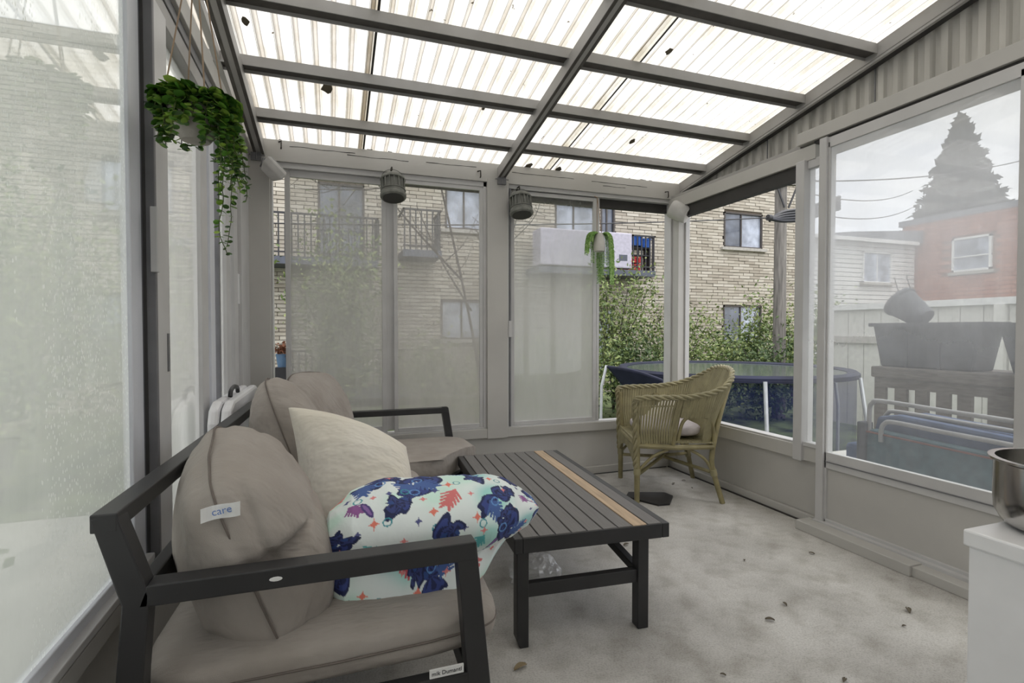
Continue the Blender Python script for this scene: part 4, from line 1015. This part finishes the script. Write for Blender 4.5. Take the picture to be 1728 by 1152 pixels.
def crate(x0, x1, z0, z1, m, label, grp):
    c = E('crate', ((x0+x1)/2, YB_-.05, z0), 0, label, 'crate', grp); w = x1-x0; h = z1-z0
    B(-w/2, w/2, -.16, .16, 0, .02).build('bottom', m, c)
    for s in (-1, 1): B(s*w/2-.008, s*w/2+.008, -.16, .16, 0, h).build('side_panel', m, c); B(-w/2, w/2, s*.16-.008, s*.16+.008, 0, h).build('side_panel', m, c)
    for k in range(4): B(-w/2+w*(k+.5)/4-.012, -w/2+w*(k+.5)/4+.012, -.185, -.165, .02, h).build('rib', m, c)
    B(-w/2-.015, w/2+.015, -.18, .18, h-.03, h).build('rim', m, c)
crate(7.70, 8.02, 3.44, 3.70, M_blue, 'blue crate on top of the balcony shelf beside the lavender box', 'blue crates'); crate(8.05, 8.28, 3.40, 3.64, M_blue, 'right-hand blue crate on the balcony shelf', 'blue crates')
crate(7.62, 7.96, 2.97, 3.13, M_red, 'upper red crate on the balcony floor', 'red crates')
crate(7.05, 7.95, 2.76, 2.93, M_red, 'wide flat red crate at the bottom of the balcony', 'red crates')
sh = E('balcony_shelf', (8.0, YB_, 2.75), 0, 'black frame shelf holding blue crates on the balcony', 'shelf')
for x in (-.33, .3): B(x, x+.03, -.15, .18, 0, .95).build('upright', M_rail, sh)
for z in (.42, .62): B(-.33, .33, -.15, .18, z, z+.03).build('shelf_board', M_rail, sh)

# red and white houses, fence, at the right
h1 = E('white_house', (0, 0, 0), 0, 'white clapboard house with flat roof beyond the glass door', 'house')
B(17.2, 23.0, 15.1, 20, -.6, 4.75).build('wall_core', M_siding, h1)
z = -.6; k = 0
while z < 4.7: B(17.15, 23.05, 15.0+.0, 15.10, z+.012, z+.16).build('siding_board', M_siding, h1); z += .175
MB().prism([(17.0, 4.72), (19.0, 4.95), (23.08, 5.25), (23.08, 4.72)], 'y', 14.7, 20).build('roof', M_roofdk, h1)
B(17.0, 22.85, 14.68, 14.74, 4.62, 4.76).build('gutter', M_siding, h1)
far_window(h1, 20.0, 21.6, 3.05, 4.28, 14.95, M_winglass2, M_winwhite, .5)
h2 = E('brick_house', (0, 0, 0), 0, 'red brick house with a white framed window beyond the glass door', 'house')
B(23.2, 30, 6.0, 15.6, -.6, 5.55).build('wall_core', simple('red_mortar', (.35, .22, .17), .95), h2)
mb = MB(); z = -.3; r = 0
while z < 5.5:
    y = 6.0-(.12 if r % 2 else 0)
    while y < 15.4:
        if not (z+.14 > 3.35 and z < 4.75 and y+.46 > 12.35 and y < 13.65): mb.box(23.13, 23.21, y, y+.46, z, z+.14)
        y += .48
    z += .155; r += 1
mb.build('brickwork', M_redbr, h2, kind='stuff')
B(23.09, 30, 5.8, 15.7, 5.55, 5.78).build('roof_edge', M_roofdk, h2)
wm = MB(); x = 23.08
f = MB(); y0, y1, z0, z1 = 12.35, 13.65, 3.40, 4.72
f.box(x, x+.1, y0, y0+.08, z0, z1).box(x, x+.1, y1-.08, y1, z0, z1).box(x, x+.1, y0, y1, z0, z0+.08).box(x, x+.1, y0, y1, z1-.08, z1).box(x+.01, x+.08, y0, y1, 3.95, 4.0)
w = f.build('window', M_winwhite, h2); B(x+.04, x+.06, y0+.08, y1-.08, z0+.08, z1-.08).build('pane', M_winglass2, w); B(x-.06, x+.1, y0-.1, y1+.1, z0-.12, z0).build('window_sill', M_stone, w)
fe = E('yard_fence', (0, 0, 0), 0, 'pale board fence behind the dark planters in the yard', 'fence')
y = 1.0
while y < 7.4:
    B(9.0, 9.05, y, y+.285, -.6, 1.50).build('fence_board', M_fence, fe); y += .30
B(8.93, 9.0, 1.0, 7.45, .90, 1.02).build('rail', M_stone, fe); B(8.92, 9.08, 1.0, 7.45, 1.50, 1.60).build('cap', M_siding, fe)
for y in (7.3, 5.9, 4.6, 2.3): B(8.9, 8.98, y, y+.12, -.6, 1.5).build('post', M_fence, fe)

# leaf clouds
def leaves(name, mat, parent, n, sampler, s0, s1, two=True):
    C = np.array([sampler() for _ in range(n)]); D = rng.normal(size=(n, 3)); D /= np.linalg.norm(D, axis=1)[:, None]
    N = rng.normal(size=(n, 3)); R_ = np.cross(D, N); R_ /= np.linalg.norm(R_, axis=1)[:, None]+1e-9; Nn = np.cross(R_, D); sz = rng.uniform(s0, s1, n)[:, None]
    v = np.stack([C-D*sz, C+R_*sz*.5+Nn*sz*.12, C+D*sz, C-R_*sz*.5+Nn*sz*.12], 1).reshape(-1, 3)
    me = bpy.data.meshes.new(name); F = np.arange(4*n).reshape(n, 4); F = np.concatenate([F[:, [0, 1, 2]], F[:, [0, 2, 3]]])
    me.from_pydata(v.tolist(), [], F.tolist()); me.materials.append(mat)
    o = bpy.data.objects.new(name, me); COL.objects.link(o); o.parent = parent; o['kind'] = 'stuff'; return o
def branches(parent, base, n, h, spread, mat=M_bark, r=.02, name='branch', per=True):
    tips = []
    for k in range(n):
        a = random.uniform(0, 2*PI); s = random.uniform(.3, 1)*spread; hh = h*random.uniform(.6, 1); b = Vector(base)
        P = pts_along([b, b+Vector((math.cos(a)*s*.3, math.sin(a)*s*.3, hh*.5)), b+Vector((math.cos(a)*s, math.sin(a)*s, hh))], 4)
        MB().tube(P, [r*(1-.75*i/(len(P)-1)) for i in range(len(P))], 5).build(name, mat, parent); tips += P[3:]
    return tips
def shrub(x, y, z0, h, rad, n, mat, label, cat='shrub', grp=None, s=(.03, .055), nb=7, dense=.22):
    p = E('shrub', (x, y, z0), 0, label, cat, grp); tips = branches(p, (0, 0, 0), nb, h, rad)
    def smp():
        t = random.choice(tips); return (t.x+random.gauss(0, dense), t.y+random.gauss(0, dense), max(.02, t.z+random.gauss(0, dense)))
    leaves('foliage', mat, p, n, smp, *s); return p
ZG = -.62
shrub(5.6, 9.6, ZG, 2.9, .8, 3600, M_leafsh, 'leafy green shrub behind the open back window', grp='shrubs before the brick building', nb=10)
shrub(7.3, 9.8, ZG, 2.3, .8, 3400, M_leafsh, 'leafy green shrub hidden partly by the corner post', grp='shrubs before the brick building', nb=10)
shrub(8.9, 9.6, ZG, 2.6, .8, 3600, M_leafsh, 'leafy green shrub before the lower brick building window', grp='shrubs before the brick building', nb=10)
shrub(10.1, 9.2, ZG, 2.5, .7, 3400, M_leafsh, 'leafy green shrub around the foot of the utility pole', grp='shrubs before the brick building', nb=10)
shrub(11.5, 9.6, ZG, 2.6, .9, 3000, M_leafsh, 'leafy green shrub right of the utility pole', grp='shrubs before the brick building', nb=10)
for i, (x, y) in enumerate([(4.1, 8.7), (5.6, 8.6), (6.9, 8.4), (8.0, 7.9), (3.0, 8.8)]):
    shrub(x, y, ZG, 1.45, .85, 3400, M_leafdk if i % 2 else M_leafsh, ['low bush left of the trampoline at the open window', 'low bush behind the trampoline centre left', 'low bush behind the trampoline net centre', 'low bush behind the trampoline net right', 'low bush below the fogged third window'][i], grp='low bushes behind the trampoline', nb=9, dense=.25)
# shrubs at the left and beyond the left windows
LS = [(-3.4, 4.6, 2.0, .9, M_leafsh), (-3.2, 6.6, 3.2, 1.3, M_leafsh), (-2.4, 7.9, 3.2, 1.0, M_leafsh), (-4.6, 9.5, 4.4, 1.6, M_leafsh), (-2.5, 2.9, 1.5, .6, M_leafsh), (-5.2, 3.4, 2.8, 1.1, M_leafdk), (0.2, 9.3, 3.6, .9, M_leafsh), (2.0, 10.0, 1.4, .8, M_leafsh), (-6.4, 6.2, 3.4, 1.3, M_leafsh)]
LN = ['bush in middle distance seen through the left glass wall', 'tall light green bush left of the glass wall', 'bush beyond the far end of the left glass wall', 'tallest bush at the far left of the yard', 'small light green bush at the foot of the left glass wall', 'broad dark bush left of the small light green bush', 'thin light green tree behind the first fogged window', 'low bush behind the second fogged window', 'bush at the outer left edge of the yard']
for (x, y, h, rr, m), lb in zip(LS, LN): shrub(x, y, ZG, h, rr, 4200, m, lb, cat='bush', grp=None, nb=12, dense=.28)
# bare branches before the back windows
bt = E('bare_tree', (1.9, 6.5, ZG), 0, 'bare thin-twigged tree before the second fogged window', 'tree')
def twig(a, b, r, depth):
    a, b = Vector(a), Vector(b); mid = a.lerp(b, .5)+Vector((random.gauss(0, .06), 0, random.gauss(0, .06)))
    MB().tube(pts_along([a, mid, b], 4), [r*(1-.6*i/8) for i in range(9)], 5).build('branch', M_bark, bt)
    if depth:
        for k in range(3):
            q = a.lerp(b, random.uniform(.3, .9)); d = (b-a).length*random.uniform(.35, .6); an = random.uniform(-1.3, 1.3); v = (b-a).normalized(); v = Vector((v.x*math.cos(an)-v.z*math.sin(an), random.gauss(0, .2), v.x*math.sin(an)+v.z*math.cos(an)))
            twig(q, q+v*d, r*.55, depth-1)
twig((.0, 0, 0), (-.3, .1, 2.4), .035, 0); twig((-.3, .1, 2.4), (-1.6, 0, 3.8), .016, 2); twig((-.3, .1, 2.4), (-.75, .2, 4.4), .018, 2); twig((.0, .1, 1.9), (.5, .1, 3.4), .014, 2); twig((-.2, 0, 2.0), (-.9, 0, 3.3), .014, 1)

# conifer beyond the houses
cf = E('conifer_tree', (33.6, 19.5, ZG), 0, 'tall dark conifer tree rising above the brick house', 'tree')
MB().tube([(0, 0, 0), (0, 0, 13.7)], [.3, .03], 8).build('trunk', M_bark, cf)
def cs():
    while True:
        t = random.random()**.75; lay = (t*17) % 1; R_ = (.15+5.6*t)*(.55+.45*lay); a = random.uniform(0, 2*PI); r = R_*math.sqrt(random.random())
        return (r*math.cos(a), r*math.sin(a), 13.8-12.0*t-.22*r+random.gauss(0, .06))
leaves('foliage', M_leafcon, cf, 15000, cs, .16, .34)
for i, (x, y, h, r_) in enumerate([(40, 17, 9.5, 3.5), (47, 11, 9.5, 3.2)]):
    pt_ = E('far_tree', (x, y, ZG), 0, ['dark round tree right of the conifer', 'dark round tree at the far right beyond the brick house'][i], 'tree')
    MB().tube([(0, 0, 0), (0, 0, h*.7)], [.25, .1], 8).build('trunk', M_bark, pt_)
    def sm2(h=h, r_=r_):
        v = Vector((random.gauss(0, 1), random.gauss(0, 1), random.gauss(0, 1))).normalized()*random.random()**.4; return (v.x*r_, v.y*r_, h*.7+v.z*h*.3)
    leaves('foliage', M_leafcon, pt_, 5000, sm2, .2, .4)

# utility pole and lines
up = E('utility_pole', (8.42, 8.0, ZG), 0, 'weathered wooden utility pole with crossarm before the brick building', 'utility pole')
MB().tube([(0, 0, 0), (0, 0, 5.6)], [.125, .105], 14).build('pole', M_polew, up, smooth=True)
MB().bar((-.30, -.12, 4.62), (.42, -.12, 4.66), .09, .09).build('crossarm', M_polew, up)
for s in (-1, 1): MB().bar((s*.05, -.14, 4.15), (s*.26, -.14, 4.58), .02, .03).build('brace', M_rail, up)
for x in (-.25, -.12, .3): MB().lathe([(.001, 0), (.03, 0), (.035, .05), (.02, .09), (.001, .1)], 10, c=(x, -.12, 4.68)).build('insulator', M_rail, up)
M_cable = simple('black_cable', (.012, .013, .02), .35)
o = E('cable_bundle', (6.1, 6.0, 2.79), 0, 'thick bundle of black cables at the top of the right open window', 'cable')
for k in range(5):
    P = [(0+.02*k, .02*k, -.02+.012*(k % 2)), (.3, .01*k, .02+.035*k-.05), (.7, 0, .10+.04*k-.07), (1.4, 0, .32+.045*k-.08)]
    MB().tube(pts_along(P, 6), .026, 8).build('cable', M_cable, o, smooth=True)
MB().lathe([(.001, -.03), (.045, -.03), (.045, .03), (.001, .03)], 14, M=Matrix.Rotation(PI/2, 3, 'Y'), c=(0, 0, 0)).build('end_sleeve', M_rail, o, smooth=True)
ln = MB().tube([Vector((-4.0, 6.0, 2.15)).lerp(Vector((6.1, 6.0, 2.79)), t)-Vector((0, 0, .35*4*t*(1-t)*.35)) for t in np.linspace(0, 1, 40)], .008, 5).build('clothesline', M_rail)
tag(ln, 'thin dark clothesline running past the back windows', 'clothesline')
for i, (a, b, sg) in enumerate([((9.1, 8.2, 4.0), (22.7, 14.9, 6.9), .3), ((9.1, 8.2, 3.6), (22.7, 14.9, 6.2), .3), ((8.5, 8.0, 4.1), (22, 10, 6.9), .3)]):
    a, b = Vector(a), Vector(b); w = MB().tube([a.lerp(b, t)-Vector((0, 0, sg*4*t*(1-t))) for t in np.linspace(0, 1, 30)], .015, 5).build('power_line', M_rail)
    tag(w, ['upper power line from pole toward the houses', 'lower power line from pole toward the houses', 'shortest power line rising over the white house'][i], 'power line')

# trampoline
TX, TY, TR, TZ_ = 5.25, 5.85, 1.52, .62
tr = E('trampoline', (TX, TY, 0), 0, 'round dark blue trampoline with mesh skirt outside the corner', 'trampoline')
circ = lambda r, z, n=64: [(r*math.cos(2*PI*k/n), r*math.sin(2*PI*k/n), z) for k in range(n)]
MB().lathe([(1.40, TZ_-.02), (TR-.02, TZ_+.0), (TR+.02, TZ_-.03), (TR+.02, TZ_-.08), (TR-.01, TZ_-.08), (1.40, TZ_-.03), (1.40, TZ_-.02)], 64, caps=False).build('edge_pad', M_navy, tr, smooth=True)
MB().lathe([(.001, TZ_-.03), (1.40, TZ_-.03), (1.40, TZ_-.026), (.001, TZ_-.026)], 64).build('jumping_mat', simple('slate_mat', (.09, .11, .11), .12, spec=1.), tr)
MB().grid(lambda u, v: Vector(((TR-.02)*math.cos(2*PI*u), (TR-.02)*math.sin(2*PI*u), TZ_-.07-v*(TZ_-.07-ZG))), 64, 1, cu=True).build('mesh_skirt', M_net, tr)
MB().tube(circ(TR, TZ_-.06), .022, 8, closed=True).build('frame_ring', M_navy, tr, smooth=True)
for a in (-118, -62, -15, 60, 120, 178, -150):
    c, s = math.cos(math.radians(a)), math.sin(math.radians(a))
    MB().tube([((TR+.03)*c, (TR+.03)*s, TZ_-.06), ((TR+.10)*c, (TR+.10)*s, .05), ((TR+.10)*c, (TR+.10)*s, ZG)], .022, 8).build('leg', M_steel, tr, smooth=True)
def flap(u, v):
    A, C_, D_, E_ = Vector((-2.07, -.25, .70)), Vector((-1.70, -.86, .575)), Vector((-1.66, -.85, .40)), Vector((-1.86, -.40, .40))
    p = A.lerp(C_, u)*(1-v)+E_.lerp(D_, u)*v; p.z += .03*math.sin(PI*u)*(1-v); return p
fl_ = MB().grid(flap, 16, 8).build('torn_pad', M_navy, tr, smooth=True, label='drooping loose flap of blue padding')
MB().tube([(-2.08, -.25, .70), (-2.16, -.27, .45), (-2.18, -.27, ZG)], .018, 8).build('leg', M_steel, tr, smooth=True)
m = fl_.modifiers.new('s', 'SOLIDIFY'); m.thickness = .03

# planters on slatted bench, blue bag with tube rails, outside the glass door
X4 = 4.3
pb = E('slatted_bench', (X4, 0, -.14), 0, 'dark wooden slatted stand carrying planters outside the glass door', 'bench')
B(-.02, .5, 1.0, 3.12, .88, .97).build('top_board', M_brownwood, pb, bevel=.01)
B(0, .04, 1.0, 3.10, .80, .88).build('rail', M_brownwood, pb)
for i, y in enumerate((3.03, 2.865, 2.71, 2.56, 2.42, 2.20, 1.85, 1.62, 1.40)):
    w = .10 if i != 5 else .17
    B(0, .03, y-w/2+.03, y+w/2+.02, .0, .80).build('slat', M_brownwood, pb)
B(0, .04, 1.0, 3.10, .12, .2).build('rail', M_brownwood, pb)
def planter(name, y0, y1, z0, z1, x, tp, label, d=.28):
    p = E(name, (x, (y0+y1)/2, z0), 0, label, 'planter'); w = (y1-y0)/2; h = z1-z0
    v = []
    for z, s in ((0, tp), (h, 1)): v += [(0+(1-s)*.1, -w*s, z), (d-(1-s)*.1, -w*s, z), (d-(1-s)*.1, w*s, z), (0+(1-s)*.1, w*s, z)]
    MB().add(v, [(3, 2, 1, 0), (0, 1, 5, 4), (1, 2, 6, 5), (2, 3, 7, 6), (3, 0, 4, 7), (4, 5, 6, 7)]).build('tub', M_planter, p, bevel=.012)
    mb = MB(); mb.box(-.02, d+.02, -w-.02, -w+.01, h-.03, h).box(-.02, d+.02, w-.01, w+.02, h-.03, h).box(-.02, .01, -w, w, h-.03, h).box(d-.01, d+.02, -w, w, h-.03, h)
    mb.build('rim', M_planter, p)
    for k in (-.3, .3): B(.0, .02, w*k-.01, w*k+.01, 0, h-.03).xf(Matrix.Shear('XY', 4, (0, 0))).build('seam', M_planter, p)
    return p
planter('planter_tub', 2.36, 3.14, .832, 1.19, X4+.02, .84, 'wide charcoal planter tub on the stand outside the glass door')
planter('planter_tub', 1.66, 2.27, .832, 1.18, X4+.02, .74, 'second charcoal planter tub at the right edge behind glass')
tp = E('plant_pot', (X4+.2, 2.95, 1.30), 0, 'charcoal plant pot tipped over on top of the wide planter', 'plant pot')
MB().lathe([(.001, -.13), (.085, -.13), (.125, .10), (.135, .10), (.135, .125), (.118, .125), (.08, -.11), (.001, -.11)], 24, M=Matrix.Rotation(math.radians(-52), 3, 'X') @ Matrix.Rotation(math.radians(20), 3, 'Z')).build('body', M_planter, tp, smooth=True)
for s in (0, .1): MB().tube([(0, -.02+s, .08), (.0, .04+s, .28)], .004, 4).build('dry_stem', M_bark, tp)
tp2 = E('plant_pot', (X4+.2, 2.02, 1.36), 0, 'large charcoal pot lying tilted at the right edge behind glass', 'plant pot')
MB().lathe([(.001, -.2), (.15, -.2), (.2, .18), (.215, .18), (.215, .21), (.19, .21), (.14, -.18), (.001, -.18)], 24, M=Matrix.Rotation(math.radians(25), 3, 'X')).build('body', M_planter, tp2, smooth=True)
sw_ = E('swing_seat', (3.35, 0, -.14), 0, 'faded blue canvas swing seat with curved steel rails outside the glass door', 'swing seat')
MB().prism([(2.50, .25), (2.52, .50), (2.46, .62), (1.75, .60), (1.55, .57), (1.50, .25)], 'x', 0, .40).build('canvas_seat', M_tealcush, sw_, bevel=.03)
MB().prism([(2.47, .56), (2.44, .70), (2.30, .73), (1.68, .70), (1.56, .60), (1.56, .56)], 'x', .06, .34).build('canvas_top', M_bluecush, sw_, bevel=.03)
MB().tube([(-.005, 2.46, .60), (-.008, 1.55, .575)], .006, 6).build('piping', M_redpipe, sw_)
for dx, dz, dy in ((0, 0, 0), (.10, -.07, -.03), (-.03, -.12, -.10)):
    P = [(.02+dx, 2.46+dy, .55), (.02+dx, 2.46+dy, .74+dz), (.02+dx, 2.44+dy, .79+dz), (.02+dx, 2.38+dy, .81+dz), (.02+dx, 2.0, .80+dz), (.02+dx, 1.66, .79+dz), (.02+dx, 1.60, .77+dz), (.02+dx, 1.57, .70+dz), (.02+dx, 1.57, .55)]
    MB().tube(pts_along(P, 5), .014, 10).build('tube_rail', M_greyrail, sw_, smooth=True)
for y in (2.50, 1.55): B(-.02, .06, y-.04, y+.02, .0, .66).build('end_bracket', M_planter, sw_, bevel=.01)
B(-.0, .35, 2.5, 2.62, .10, .5).build('armrest', M_bluecush, sw_, bevel=.03)

# small flower pot beyond the slot window
fp = E('flower_pot', (-.36, 4.30, .90), 0, 'small blue flower pot with brown dried plant beyond the back left corner', 'flower pot')
MB().lathe([(.001, -.05), (.035, -.05), (.05, .05), (.001, .05)], 16).build('pot', simple('slate_blue_glaze', (.10, .18, .30), .4), fp, smooth=True)
leaves('dried_plant', simple('dried_brown', (.20, .08, .04), .9), fp, 120, lambda: (random.gauss(0, .03), random.gauss(0, .03), .08+random.gauss(0, .025)), .012, .025)
B(-.05, .05, -.05, .05, -1.52, -.05).build('stand', M_rail, fp)
